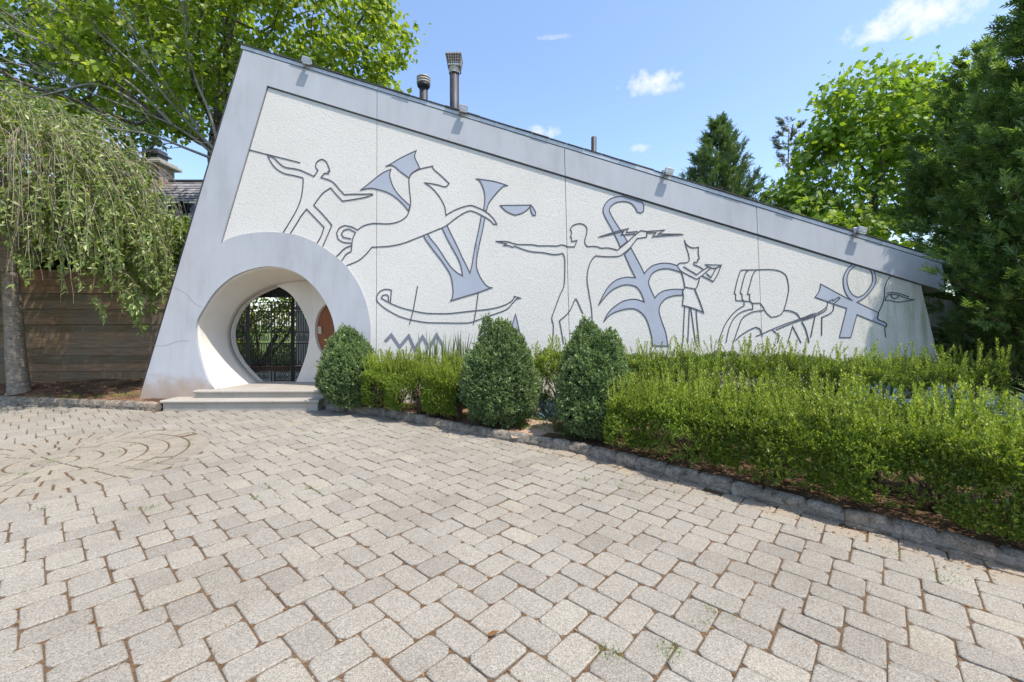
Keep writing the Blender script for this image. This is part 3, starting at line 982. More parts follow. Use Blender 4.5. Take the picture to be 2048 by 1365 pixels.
figure('mural_bowl', 'small grey half-moon bowl with a drop', [], [
    zp(5, [(95, 142), (370, 138), (350, 170), (300, 208), (230, 230), (165, 205), (120, 170)]), zp(5, [(370, 138), (395, 165), (415, 205), (412, 232), (390, 230), (375, 200), (368, 160)])])
figure('mural_boat', 'long curved boat with two oars', [
    zp(4, [(345, 720), (350, 660), (357, 572), (320, 563), (270, 565), (225, 590), (195, 630), (190, 680), (210, 715), (280, 775), (360, 825), (450, 870), (560, 905), (700, 932), (800, 942), (1000, 945), (1210, 945), (1290, 930), (1400, 890), (1520, 848), (1640, 805), (1700, 765), (1740, 715), (1785, 672), (1830, 662), (1755, 642), (1755, 660), (1720, 700), (1650, 740), (1560, 770), (1440, 792), (1310, 805), (1160, 822), (1000, 838), (840, 838), (720, 830), (600, 805), (480, 775), (380, 735), (345, 720), (280, 685), (240, 660), (260, 632), (300, 622), (322, 640), (325, 700)]),
    zp(4, [(655, 525), (605, 800), (562, 960)]), zp(4, [(1345, 600), (1320, 800), (1290, 960)])])
mb = MB()
ribbon_mesh(mb, [wuv(*p) for p in zp(4, [(285, 1160), (357, 1085), (450, 1220), (555, 1095), (622, 1250), (712, 1105), (790, 1230), (870, 1085), (950, 1210)])], .052, .004, .02)
o = mb.build('mural_water', M['relief_fill'], house); o['label'] = 'grey zigzag water sign low on the wall'
o.data.materials.clear()
mk('relief_zigzag', lambda t: t.fin(t.ramp(t.noise(8, 4, .6, t.pos()), [(.3, (.17, .18, .215)), (.7, (.20, .21, .245))]), .8, 0, .2))
o.data.materials.append(M['relief_zigzag'])
figure('mural_pyramid', 'small grey pyramid point above the bush', [], [zp(4, [(1770, 845), (1700, 1080), (1700, 1180), (1850, 1180), (1830, 1100)])])
figure('mural_figure', 'standing archer with outstretched arm holding a lightning bolt', [
    zp(5, [(52, 468), (155, 470), (215, 488), (280, 497), (380, 498), (440, 508), (530, 508), (610, 510), (650, 500), (690, 508), (705, 517), (770, 518), (792, 460), (745, 470), (740, 430), (731, 428), (742, 400), (740, 375), (730, 358), (755, 325), (800, 308), (840, 310), (870, 328), (883, 355), (880, 400), (865, 450), (865, 485), (885, 515), (970, 515), (1010, 530), (1080, 528), (1160, 547), (1250, 475), (1320, 410), (1375, 370), (1430, 378), (1425, 430), (1340, 442), (1280, 520), (1220, 575), (1175, 602), (1080, 608), (960, 600), (925, 640), (900, 700), (885, 780), (888, 860), (905, 960), (925, 1090), (934, 1260)]),
    zp(5, [(52, 468), (150, 490), (125, 505), (175, 508), (205, 522), (225, 512), (300, 540), (380, 562), (480, 570), (580, 588), (660, 578), (678, 610), (682, 700), (680, 800), (672, 880), (640, 950), (610, 1030), (585, 1100), (563, 1170), (578, 1240), (570, 1400)]),
    zp(5, [(670, 1400), (645, 1250), (632, 1192), (720, 1110), (775, 995), (788, 995), (830, 1090), (890, 1230)]),
    zp(5, [(1320, 400), (1192, 412), (1220, 375), (1100, 405), (992, 428), (1140, 382), (1258, 352), (1240, 388), (1345, 378)]),
    zp(5, [(1430, 378), (1588, 365), (1530, 402), (1640, 402), (1755, 405), (1640, 412), (1480, 425), (1510, 390), (1430, 390)])])
figure('mural_plant', 'grey crook-topped palm with drooping fronds right of the archer', [], [
    zp(5, [(1205, 56), (1110, 75), (1055, 120), (1030, 180), (1045, 240), (1100, 340), (1160, 460), (1185, 520), (1250, 468), (1190, 370), (1120, 260), (1085, 190), (1100, 150), (1150, 115), (1220, 105), (1280, 120), (1320, 160), (1340, 200), (1370, 212), (1398, 195), (1400, 150), (1385, 112)]),
    zp(5, [(1225, 588), (1280, 710), (1325, 800), (1240, 795), (1150, 820), (1080, 880), (1030, 960), (988, 1050), (1060, 960), (1130, 900), (1220, 865), (1300, 870), (1350, 900), (1385, 960), (1405, 1020), (1320, 995), (1220, 1010), (1130, 1065), (1070, 1130), (1035, 1200), (1090, 1140), (1160, 1105), (1250, 1082), (1320, 1085), (1380, 1120), (1430, 1190), (1470, 1330), (1480, 1420), (1620, 1420), (1600, 1300), (1565, 1200), (1540, 1110), (1550, 1050), (1600, 990), (1680, 962), (1750, 958), (1755, 905), (1660, 905), (1580, 920), (1530, 950), (1502, 985), (1470, 920), (1445, 850), (1455, 800), (1490, 750), (1560, 720), (1640, 720), (1740, 750), (1705, 690), (1640, 670), (1560, 668), (1480, 690), (1430, 730), (1405, 762), (1370, 690), (1283, 528)])])
figure('mural_figure', 'woman in tall crown and short skirt holding a dish', [
    zp(6, [(243, 125), (262, 205), (290, 290), (303, 365), (290, 392), (260, 408), (190, 412), (158, 432), (160, 462), (205, 512), (290, 560), (395, 612), (470, 558), (560, 480)]),
    zp(6, [(243, 125), (260, 170), (300, 205), (350, 222), (418, 215), (415, 290), (428, 360), (408, 365), (405, 400), (362, 400), (357, 430), (440, 465), (475, 495)]),
    zp(6, [(228, 455), (395, 555), (475, 495), (540, 458)]), zp(6, [(505, 430), (700, 435), (640, 470), (570, 470), (505, 430)]),
    zp(6, [(465, 572), (600, 640), (650, 560), (700, 435)]), zp(6, [(515, 540), (572, 590), (635, 475)]),
    zp(6, [(200, 515), (225, 590), (243, 680), (245, 720), (218, 765), (230, 820), (218, 935), (320, 962), (400, 990), (480, 1025), (430, 880), (372, 740), (405, 690), (430, 600)]), zp(6, [(245, 708), (372, 732)]),
    zp(6, [(245, 945), (235, 1150), (222, 1400)]), zp(6, [(305, 965), (285, 1400)]), zp(6, [(320, 965), (340, 1100), (380, 1400)]), zp(6, [(390, 990), (395, 1100), (425, 1400)])], lw=.014)
figure('mural_figure', 'three overlapping wigged heads in profile above the hedge', [
    zp(6, [(1165, 494), (950, 497), (930, 530), (895, 640), (862, 790), (880, 798), (878, 860), (890, 877), (970, 882), (1060, 888), (1080, 908), (1180, 908), (1220, 960), (1260, 1030), (1320, 1082), (1400, 1068), (1460, 1025), (1500, 920), (1530, 790), (1535, 700), (1510, 580), (1470, 535), (1400, 503), (1290, 490), (1165, 494)]),
    zp(6, [(1040, 500), (1000, 540), (960, 680), (935, 785), (958, 798), (960, 860), (985, 885), (983, 940), (900, 990), (820, 1070), (740, 1190), (660, 1400)]),
    zp(6, [(1130, 500), (1090, 560), (1050, 700), (1025, 795), (1055, 800), (1050, 850), (1065, 890), (1090, 920), (1090, 985), (1030, 990), (930, 1030), (850, 1110), (795, 1230), (760, 1400)]),
    zp(6, [(1225, 998), (1120, 1010), (1040, 1040), (960, 1100), (910, 1220), (850, 1400)]),
    zp(6, [(880, 1370), (940, 1310), (1050, 1240), (1130, 1205), (1180, 1230), (1210, 1320)]),
    zp(6, [(1480, 998), (1540, 1000), (1630, 1035), (1680, 1100)]), zp(6, [(1700, 1140), (1750, 1240), (1790, 1400)])], lw=.0135)
figure('mural_figure', 'bent arm drawing a long bow, its lines running behind the hedge', [
    zp(6, [(1130, 1320), (1240, 1275), (1340, 1230), (1500, 1165), (1700, 1095), (1861, 1030)]) + zp(7, [(200, 815), (350, 765), (430, 725), (485, 680), (490, 638)]),
    zp(6, [(1380, 1240), (1600, 1150), (1861, 1058)]) + zp(7, [(220, 830), (360, 780), (450, 735), (485, 702)]),
    zp(6, [(1330, 1235), (1380, 1280), (1420, 1310), (1400, 1400)]), zp(6, [(1525, 1400), (1585, 1195), (1690, 1400)]),
    zp(7, [(490, 635), (538, 610), (545, 625), (600, 585), (615, 598), (550, 655), (548, 710), (520, 750), (430, 793), (428, 980)]), zp(7, [(360, 780), (315, 1000)])], lw=.0135)
figure('mural_ankh', 'large grey ankh cross with a flared left arm near the low end of the wall', [], [
    zp(7, [(742, 250), (690, 300), (655, 370), (650, 440), (665, 520), (700, 585), (730, 612), (715, 612), (418, 452), (405, 520), (362, 588), (500, 636), (555, 658), (685, 700), (660, 800), (610, 1000), (725, 1000), (790, 765), (1090, 890), (1095, 860), (1060, 840), (1000, 810), (1010, 745), (790, 640), (870, 590), (950, 500), (985, 420), (975, 350), (958, 312), (920, 300), (945, 350), (950, 420), (920, 490), (860, 560), (800, 588), (750, 565), (710, 510), (690, 440), (690, 380), (720, 310), (780, 262)])], lw=.014)
figure('mural_face', 'profile face with a long outlined eye at the low end of the wall', [
    zp(7, [(1135, 368), (1100, 420), (1075, 490), (1070, 580), (1050, 660), (1010, 745), (997, 800), (1010, 822), (1070, 840), (1095, 870), (1075, 910), (1085, 1000)]),
    zp(7, [(1080, 622), (1085, 590), (1120, 560), (1180, 560), (1250, 580), (1320, 605), (1380, 615), (1300, 625), (1200, 638), (1130, 620), (1080, 622)]),
    zp(7, [(1098, 548), (1150, 540), (1230, 552), (1320, 585)]), zp(7, [(1135, 560), (1145, 590), (1175, 605), (1205, 590), (1215, 565)])], lw=.0135)
# dark reveal along the inner edge of the frame
for pts, w in (([(535.5, 173.5), (442.5, 487)], .026), ([(533, 173.2), (1841, 569.4)], .03)):
    mb = MB(); ribbon_mesh(mb, [wuv(p[0], p[1], .003) for p in pts], w, .003, .01); mb.build('reveal_strip', M['relief_line'], house)
# hairline cracks in the leg
for c in ([(287 + 21, 691), (328.6, 692), (358, 682.7), (381, 682.7)], [(348, 575), (372, 588), (388, 606), (404, 615)], [(356, 282), (380, 281), (410, 286), (424, 283)], [(425, 772), (431, 780), (440, 776)]):
    mb = MB(); ribbon_mesh(mb, [wuv(p[0], p[1], PROUD) for p in catmull(c, 3)], .005, PROUD + .0015, .004); mb.build('crack', M['crack'], frame)

# ---- return wall at the low end, rear body, roof
def W3(x, y, off=0.0): return Vector(wpt(wuv(x, y, off), off))
endtop, endbot = W3(1841, 567.5), W3(1867, 678)
mb = MB()
xe = endtop.x
mb.prism([(xe - .02, YB + .52, 1.95), (xe + 1.2, YB + .56, 1.75), (xe + 1.5, YB + .5, -.25), (xe - .05, YB + .44, -.25)], (0, .25, 0))
mb.build('return_wall', M['stucco'], house)
mb = MB()
mb.prism([(-2.55, YB + .36, -.3), (xe - .05, YB + .36, -.3), (xe - .05, YB + .50, 2.05), (-2.55, YB + .5, 4.75)], (0, 7.5, 0))
mb.build('rear_wing', M['pale_stucco'], house)
rt0, rt1 = W3(486.6, 100), W3(1884, 528)
sl = (rt1 - rt0); sl_dir = Vector((sl.x, 0, sl.z)).normalized(); up_n = Vector((-sl_dir.z, 0, sl_dir.x))
rl = Vector((sl.x, 0, sl.z)).length
ROT = Matrix((sl_dir, Vector((0, 1, 0)), up_n)).transposed()
def roofp(s, d, h): return rt0 + sl_dir * s + Vector((0, d, 0)) + up_n * h
# the wall leans back more where it is higher, so the eave line also runs back with it
yrun = (rt1.y - rt0.y) / rl
def roofp(s, d, h): return rt0 + sl_dir * s + Vector((0, d + yrun * s, 0)) + up_n * h
mb = MB()
mb.prism([roofp(-.03, -.035, .0), roofp(rl + .05, -.035, .0), roofp(rl + .05, .02, .0), roofp(-.03, .02, .0)], up_n * .052)
mb.build('drip_edge', M['drip_metal'], house)
roof = MB()
roof.prism([roofp(-.02, .02, -.02), roofp(rl, .02, -.02), roofp(rl, 7.2, -.02), roofp(2.3, 7.2, -.02), roofp(2.3, 1.9, -.02), roofp(-.02, 1.9, -.02)], up_n * .06)
roof = roof.build('roof', M['shingle'], house)
s = -.05; rr = random.Random(4)
mb = MB()
while s < rl:
    w = .30
    dd = rr.gauss(0, .006)
    for c in range(3):
        mb.prism([roofp(s, -.05 + dd + c * .14, .058 + c * .007), roofp(s + w - .006, -.05 + dd + c * .14, .058 + c * .007 + rr.gauss(0, .002)), roofp(s + w - .006, .12 + c * .14, .056 + c * .007), roofp(s, .12 + c * .14, .056 + c * .007)], up_n * (.014 + rr.uniform(0, .008)))
    s += w
tag(mb.build('shingle_course', M['shingle'], roof), kind='stuff')
# dark edge boards down the tall end
le0, le1 = W3(486.6, 100, PROUD - .36), W3(287, 770, PROUD - .36)
mb = MB(); mb.tube([le0 + Vector((0, .02, 0)), le1 + Vector((0, .02, 0))], .035, 4)
mb.build('edge_board', M['shingle'], house)

# ---- flue pipes
def flue(px_, py_top, py_base, back, wpx):
    e = W3(px_, py_base)
    Y = e.y + back
    top = at(px_, py_top, Y); base = at(px_, py_base, Y)
    return top, base, wpx / 2 / FPX * Y
t_, b_, r_ = flue(909, 138, 222, .42, 18)
fp = MB().lathe([(r_, -1.2), (r_, t_[2] - b_[2])], (b_[0], b_[1], b_[2]), 20).build('flue_pipe', M['pipe_metal'], house, True)
fp['label'] = 'tall soot-stained flue pipe with a square wire cage on top'
cg = MB(); cz = t_[2]; cw0, cw1, ch = .10, .132, .175
for k, z in enumerate((0, .045, .09, .135, ch)):
    w = cw0 + (cw1 - cw0) * z / ch
    q = [Vector((b_[0] + sx * w, b_[1] + sy * w, cz + z + .01)) for sx, sy in ((-1, -1), (1, -1), (1, 1), (-1, 1), (-1, -1))]
    cg.tube(q, .009 if k in (0, 4) else .005, 4)
for sx, sy in ((1, 0), (0, 1), (-1, 0), (0, -1)):
    for k in range(-3, 4):
        a = k / 3
        lo = Vector((b_[0] + (sx + a * (sx == 0)) * cw0, b_[1] + (sy + a * (sy == 0)) * cw0, cz + .01)); hi = Vector((b_[0] + (sx + a * (sx == 0)) * cw1, b_[1] + (sy + a * (sy == 0)) * cw1, cz + ch + .01))
        cg.tube([lo, hi], .009 if abs(k) == 3 else .0055, 4)
cg.build('spark_cage', M['galvanised'], fp)
MB().box((b_[0], b_[1], cz + ch + .022), (cw1 * 2.05, cw1 * 2.05, .018)).build('cage_lid', M['galvanised'], fp)
MB().lathe([(r_ + .012, -.09), (r_ + .02, 0), (.115, .012), (.115, .02)], (b_[0], b_[1], cz), 20).build('cage_collar', M['galvanised'], fp)
MB().tube([(b_[0] + r_ + .03, b_[1] - .05, cz + .02), (b_[0] + r_ + .035, b_[1] - .05, cz - .12)], .012, 5).build('cage_strap', M['pipe_metal'], fp)
t_, b_, r_ = flue(847.5, 172, 206, .8, 16)
fp = MB().lathe([(r_, -1.2), (r_, t_[2] - b_[2])], (b_[0], b_[1], b_[2]), 20).build('flue_pipe', M['pipe_metal'], house, True)
fp['label'] = 'short dark flue pipe with a round louvred cap'
cp = t_[2] - .06
MB().lathe([(r_ + .005, 0), (.118, .05), (.118, .075)], (b_[0], b_[1], cp), 22).build('vent_cap', M['pipe_metal'], fp, True)
for k in range(3):
    MB().lathe([(.108, .0), (.126, .012), (.126, .03), (.108, .038)], (b_[0], b_[1], cp + .082 + k * .046), 22).build('louvre_ring', M['galvanised'], fp, True)
MB().lathe([(.09, 0), (.09, .14), (.075, .16), (.03, .172), (.001, .175)], (b_[0], b_[1], cp + .07), 22).build('cap_top', M['galvanised'], fp, True)
t_, b_, r_ = flue(1187.5, 275, 308, .7, 10.5)
fp = MB().lathe([(r_, -1.0), (r_, t_[2] - b_[2]), (r_ * .8, t_[2] - b_[2]), (r_ * .8, t_[2] - b_[2] - .1)], (b_[0], b_[1], b_[2]), 16).build('flue_pipe', M['pipe_metal'], house, True)
fp['label'] = 'plain thin black vent pipe on the middle of the roof'

# ---- floodlights on the eave
for (x, y), lab in zip(((612, 127), (922, 222), (1328, 347), (1708, 463)), ('floodlight on the eave at the tall end, above the spear thrower', 'floodlight on the eave beside the caged flue pipe', 'floodlight on the eave above the grey crook-topped palm', 'floodlight on the eave nearest the cypress')):
    edge = W3(x, lin(x, *FT), PROUD)
    fl = empty('floodlight', edge)
    tag(fl, 'grey ' + lab, 'floodlight', 'floodlights along the eave')
    e = edge + up_n * .10
    MB().tube([edge + Vector((0, .03, .05)), edge + Vector((-.03, -.02, .02)), edge + Vector((-.02, -.05, .06)), e + Vector((0, -.02, .0))], .014, 7).build('bracket', M['lamp_body'], fl, True)
    MB().box(e + Vector((0, .0, .01)), (.12, .055, .085), bev=.012).build('ballast_box', M['lamp_body'], fl)
    MB().tube([e + Vector((0, -.02, .0)), e + Vector((.01, -.06, 0))], .013, 8).build('knuckle', M['lamp_body'], fl)
    Rt = Matrix.Rotation(math.radians(14), 3, 'Y')
    hc = e + Vector((.02, -.088, -.005))
    hd = MB().box(hc, (.135, .055, .10), Rt, bev=.01).build('lamp_head', M['lamp_body'], fl)
    MB().box(hc + Vector((.0, -.004, -.053)), (.11, .042, .008), Rt).build('lens', M['lamp_glass'], hd)

# ---- vestibule behind the round opening
YV = YB + .86
def bk(pts, Y=YV): return [at(x, y, Y) for x, y in pts]
fr_l = [W3(x, y, PROUD - .012) for x, y in [(436, 800), (425, 777), (410.7, 750.7), (399, 712.6), (391.7, 674.5), (393, 645), (408, 616), (434, 579), (475, 548.5), (535, 533), (592.5, 545.5), (634, 580)]]
bk_l = bk([(546, 800), (526, 773), (505, 752), (483, 727), (466, 697), (462, 664), (470, 637), (484, 614), (510, 592), (554, 572), (592, 564), (650, 558)])
fr_l = catmull([np.array(p) for p in fr_l], 4); bk_l = catmull(bk_l, 4)
V = []; NS = 7
for k in range(NS):
    t = k / (NS - 1)
    for a, b in zip(fr_l, bk_l):
        p = a + (b - a) * t
        c = np.array([-4.0, 7.4, 1.35])
        bulge = math.sin(PI * t) * .012
        q = p + (p - c) * np.array([1, 0, 1]) * bulge
        V.append(q)
n1 = len(fr_l)
F = [(k * n1 + i, k * n1 + i + 1, (k + 1) * n1 + i + 1, (k + 1) * n1 + i) for k in range(NS - 1) for i in range(n1 - 1)]
tun = MB().add(V, F).build('vestibule_vault', M['vestibule_plaster'], house, True)
sm = tun.modifiers.new('thickness', 'SOLIDIFY'); sm.thickness = .03; sm.offset = 1
right_arc = catmull([np.array(p) for p in bk([(554, 572), (580, 588), (600, 615), (614, 645), (619, 668), (614, 704), (604, 735), (592, 764), (575, 800)])], 4)
crn_t, crn_b = at(629, 553, YV), at(629, 800, YV)
mb = MB()
mb.prism([Vector(p) for p in right_arc] + [Vector(crn_b), Vector(crn_t), Vector(at(600, 556, YV))], (0, .10, 0))
mb.build('gate_wall', M['vestibule_plaster'], house)
# left of the gate opening, unseen from the drive
mb = MB()
la = [p for p in catmull(bk([(554, 572), (510, 592), (484, 614), (470, 637), (462, 664), (466, 697), (483, 727), (505, 752), (526, 773), (546, 800)]), 5)] + bk([(398, 800), (398, 556)])
mb.prism([Vector(p) + Vector((0, .03, 0)) for p in la], (0, .1, 0)); mb.build('gate_wall', M['vestibule_plaster'], house)
# canted wall with the round door
c0 = Vector((crn_b[0], YV, 0)); c1 = Vector((-2.72, YB + .40, 0))
wd = (c1 - c0).normalized(); wl = (c1 - c0).length; wnrm = Vector((-wd.y, wd.x, 0))
if wnrm.y > 0: wnrm = -wnrm
def dw(s, z, off=0): return c0 + wd * s + Vector((0, 0, z)) + wnrm * off
sc, zc, rd = .52, 1.27, .48
arc = [dw(sc + rd * math.cos(a), zc + rd * 1.06 * math.sin(a)) for a in np.linspace(-PI / 2, 3 * PI / 2, 41)]
mb = MB()
mb.prism([dw(0, -.1), dw(sc, -.1)] + arc[::-1][:21][::1] + [dw(sc, 2.9), dw(0, 2.9)], -wnrm * .09) if False else None
lo = [dw(sc + rd * math.cos(a), zc + rd * 1.06 * math.sin(a)) for a in np.linspace(-PI / 2, -3 * PI / 2, 25)]   # left half, bottom to top
hi = [dw(sc + rd * math.cos(a), zc + rd * 1.06 * math.sin(a)) for a in np.linspace(-PI / 2, PI / 2, 25)]
mb.prism([dw(0, -.1), dw(sc, -.1)] + lo + [dw(sc, 2.6), dw(0, 2.6)], -wnrm * .09)
mb.build('door_wall', M['vestibule_plaster'], house)
mb = MB(); mb.prism([dw(wl, -.1), dw(wl, 2.6), dw(sc, 2.6)] + hi[::-1] + [dw(sc, -.1)], -wnrm * .09); mb.build('door_wall', M['vestibule_plaster'], house)
door = MB()
door.prism([dw(sc + rd * 1.05 * math.cos(a), zc + rd * 1.10 * math.sin(a), -.05) for a in np.linspace(0, 2 * PI, 41)[:-1]], -wnrm * .05)
door = door.build('round_door', M['door_wood'], house)
door['label'] = 'round reddish wooden door seen at an angle inside the entrance'
for z0, z1 in ((.78, 1.2), (1.28, 1.72)):
    MB().prism([dw(.30, z0, -.047), dw(.5, z0, -.047), dw(.5, z1, -.047), dw(.30, z1, -.047)], wnrm * .012).build('door_panel', M['door_wood'], door)
MB().prism([dw(.09, 1.22, -.045), dw(.18, 1.22, -.045), dw(.18, 1.35, -.045), dw(.09, 1.35, -.045)], wnrm * .02).build('intercom_plate', M['plate'], house)
# ceiling slab over the vestibule and side wall closing it
mb = MB(); mb.prism([(-5.15, YB + .30, 2.62), (-2.5, YB + .30, 2.62), (-2.5, YV + .3, 2.62), (-5.15, YV + .3, 2.62)], (0, 0, .12)); mb.build('vestibule_ceiling', M['vestibule_plaster'], house)

# ================================================================== IRON GATE
YGT = YV + .16
def gp_(x, y): return Vector(at(x, y, YGT))
gate = empty('iron_gate', gp_(545, 772))
tag(gate, 'black wrought iron double gate with scroll panels inside the round entrance', 'gate')
def bar(mb, x0, y0, x1, y1, r=.0085): mb.tube([gp_(x0, y0), gp_(x1, y1)], r, 5)
def scroll(mb, x, y, w, h, r=.0065):
    pts = []
    for sgn in (1,):
        for k in range(15):
            a = PI * .5 + k / 14 * PI * 1.75
            rr_ = 1 - .45 * k / 14
            pts.append(gp_(x + sgn * w * rr_ * math.cos(a), y - h * rr_ * math.sin(a)))
    mb.tube(pts, r, 4)
    pts = []
    for k in range(15):
        a = PI * .5 - k / 14 * PI * 1.75
        rr_ = 1 - .45 * k / 14
        pts.append(gp_(x + w * 2.1 + w * rr_ * math.cos(a), y - h * rr_ * math.sin(a)))
    mb.tube(pts, r, 4)
for x in (495.5, 585.5):
    mb = MB(); mb.tube([gp_(x, 592), gp_(x, 772)], .024, 4); mb.build('gate_post', M['iron'], gate)
def leaf(x0, x1, name, ybot=762):
    mb = MB()
    for x in (x0, x1): bar(mb, x, 603, x, ybot + 3, .013)
    for y in (605, 624, 665, 687, 729, 735, ybot): bar(mb, x0, y, x1, y, .010)
    lf = mb.build(name, M['iron'], gate)
    n = max(3, int(abs(x1 - x0) / 4.6)); w = (x1 - x0) / n
    for k in range(1, n):
        mb = MB(); bar(mb, x0 + w * k, 624, x0 + w * k, 665); mb.build('picket', M['iron'], lf); mb = MB(); bar(mb, x0 + w * k, 687, x0 + w * k, 729); mb.build('picket', M['iron'], lf)
    mb = MB()
    for yy, hh in ((614.5, 7.5), (676, 8.5), (742, 5.5), (754, 5.5)):
        x = x0 + 3.2
        while x + 4.5 < x1:
            scroll(mb, x, yy, 2.2, hh); x += 9.6
    for k in range(n):
        if k % 2 == 0: mb.tube([gp_(x0 + w * k, 729), gp_(x0 + w * k + w * .5, 722), gp_(x0 + w * k + w, 729)], .007, 4)
    tag(mb.build('scrollwork', M['iron'], lf), kind='stuff')
    return lf
leaf(498.5, 543, 'gate_leaf', 768); leaf(549.5, 583, 'gate_leaf', 761)
leaf(456, 493, 'side_panel', 764); leaf(588, 621, 'side_panel', 764)
mb = MB()
bar(mb, 480, 594, 600, 594, .016)
pts = [gp_(x, y) for x, y in ((470, 618), (490, 597), (515, 580), (554, 566), (590, 582), (612, 610))]
mb.tube(catmull([np.array(p) for p in pts], 4), .012, 5)
top = mb.build('gate_header', M['iron'], gate)
mb = MB()
for x in (520, 541, 562, 583): scroll(mb, x - 8, 585, 4.2, 7.5, .011)
tag(mb.build('scrollwork', M['iron'], top), kind='stuff')
mb = MB(); mb.prism([gp_(488, 593) + Vector((0, .04, 0)), gp_(605, 593) + Vector((0, .04, 0)), gp_(590, 560) + Vector((0, .04, 0)), gp_(500, 560) + Vector((0, .04, 0))], (0, .02, 0))
mb.build('header_panel', M['iron'], gate)

# ================================================================== GARDEN SEEN THROUGH THE GATE
gl = link('garden_lawn', grid_mesh('garden_lawn', -16, -2.6, YV + .5, 26, 40, 50, lambda X, Y: .26 + .02 * wob(X, Y, 1.0, 2)), M['lawn']); tag(gl, kind='structure')
lw_ = empty('garden_wall', (-6, 9.6, .25)); tag(lw_, 'low red brick edging wall in the garden behind the gate', 'wall')
bme = MB().box((0, 0, 0), (.205, .1, .06), bev=.006); tmpl = None
for c in range(3):
    for k in range(16):
        x = -7.4 + k * .215 + (.107 if c % 2 else 0)
        if tmpl is None:
            o = bme.build('brick', M['red_brick'], lw_); tmpl = o
        else:
            o = bpy.data.objects.new('brick', tmpl.data); COL.objects.link(o); o.parent = lw_
            o.matrix_parent_inverse = Matrix.Translation(-lw_.location)
        o.location = (x, 9.6, .27 + c * .07)
gp2 = empty('garden_pier', (-4.85, 10.0, .2)); tag(gp2, 'pale plastered pier standing behind the right side of the gate', 'pier')
MB().box((-4.82, 10.0, 1.3), (.36, .4, 2.3), bev=.01).build('shaft', M['pale_stucco'], gp2)
MB().box((-4.82, 10.0, 2.5), (.46, .5, .1), bev=.015).build('cap', M['cap_stone'], gp2)

# ================================================================== PLANK FENCE
fence = empty('plank_fence', (-9, 8.0, .25))
tag(fence, 'weathered brown horizontal plank fence in dappled shade behind the weeping cherry', 'fence')
frn = random.Random(9)
fx0, fx1, fya, fyb = -13.0, -5.75, 7.75, 8.15
for k in range(15):
    z = .20 + k * .148
    cuts = [fx0, fx0 + 2.4 + frn.uniform(-.2, .2), fx1] if k % 2 else [fx0, fx0 + 4.4 + frn.uniform(-.2, .2), fx1]
    for a, b in zip(cuts[:-1], cuts[1:]):
        ya = fya + (fyb - fya) * (a - fx0) / (fx1 - fx0); yb = fya + (fyb - fya) * (b - fx0) / (fx1 - fx0)
        dz0, dz1 = frn.gauss(0, .004), frn.gauss(0, .004)
        dy = frn.gauss(0, .005)
        MB().prism([(a + .003, ya + dy, z + dz0), (b - .003, yb + dy, z + dz1), (b - .003, yb + dy, z + dz1 + .1445), (a + .003, ya + dy, z + dz0 + .1445)], (0, .032, 0)).build('plank', M['fence_plank'], fence)
MB().prism([(fx0, fya + .05, .2), (fx1, fyb + .05, .2), (fx1, fyb + .05, 2.38), (fx0, fya + .05, 2.38)], (0, .012, 0)).build('light_block_sheet', M['joint_dark'], fence)  # dark sheet added behind the planks to block light through the gaps
for k in range(5):
    x = fx0 + .1 + k * 1.75; y = fya + (fyb - fya) * (x - fx0) / (fx1 - fx0)
    MB().box((x, y + .125, 1.25), (.1, .1, 2.5), bev=.005).build('post', M['fence_plank'], fence)
# ================================================================== VEGETATION HELPERS
def unit(v): return v / (np.linalg.norm(v, axis=-1, keepdims=True) + 1e-9)
def frames(axis, hint=None):
    """orthonormal bases with local +Z along axis (N,3); random roll"""
    z = unit(axis)
    h = rng.normal(0, 1, z.shape) if hint is None else hint
    x = unit(np.cross(h, z)); y = np.cross(z, x)
    return np.stack([x, y, z], -1)          # columns
def scatter(tv, tf, pos, B, sc):
    """copies of a small template joined into one vertex / face array"""
    tv = np.asarray(tv, float); tf = np.asarray(tf)
    sc = np.asarray(sc, float)
    if sc.ndim == 1: sc = sc[:, None]
    loc = tv[None] * sc[:, None, :] if sc.shape[1] == 3 else tv[None] * sc[:, None, :]
    V = np.einsum('nij,nkj->nki', B, loc) + pos[:, None, :]
    F = tf[None] + (np.arange(len(pos)) * len(tv))[:, None, None]
    return V.reshape(-1, 3), F.reshape(-1, tf.shape[1])
def join(parts):
    Vs, Fs, n = [], [], 0
    for V, F in parts:
        Vs.append(V); Fs.append(F + n); n += len(V)
    return np.concatenate(Vs), np.concatenate(Fs)
def pixn(P):
    d = np.asarray(P) - CAMP; z = d @ F2
    return 1024 + FPX * (d @ RX) / z, 682.5 - FPX * (d @ U2) / z
def gap_left(P):
    """open sky between the cherry and the maple trunk"""
    x, y = pixn(P)
    return (x > 268) & (x < 398) & (y > 292) & (y < 470) & ~((x < 300) & (y > 345))
def leaf_t(l=1.0, w=.5, fold=.12, curl=-.12):
    """folded leaf along +Z: base, side, tip, side"""
    return np.array([(0, 0, 0), (-w / 2, fold * l, .45 * l), (0, curl * l, l), (w / 2, fold * l, .45 * l)]), np.array([(0, 1, 2), (0, 2, 3)])
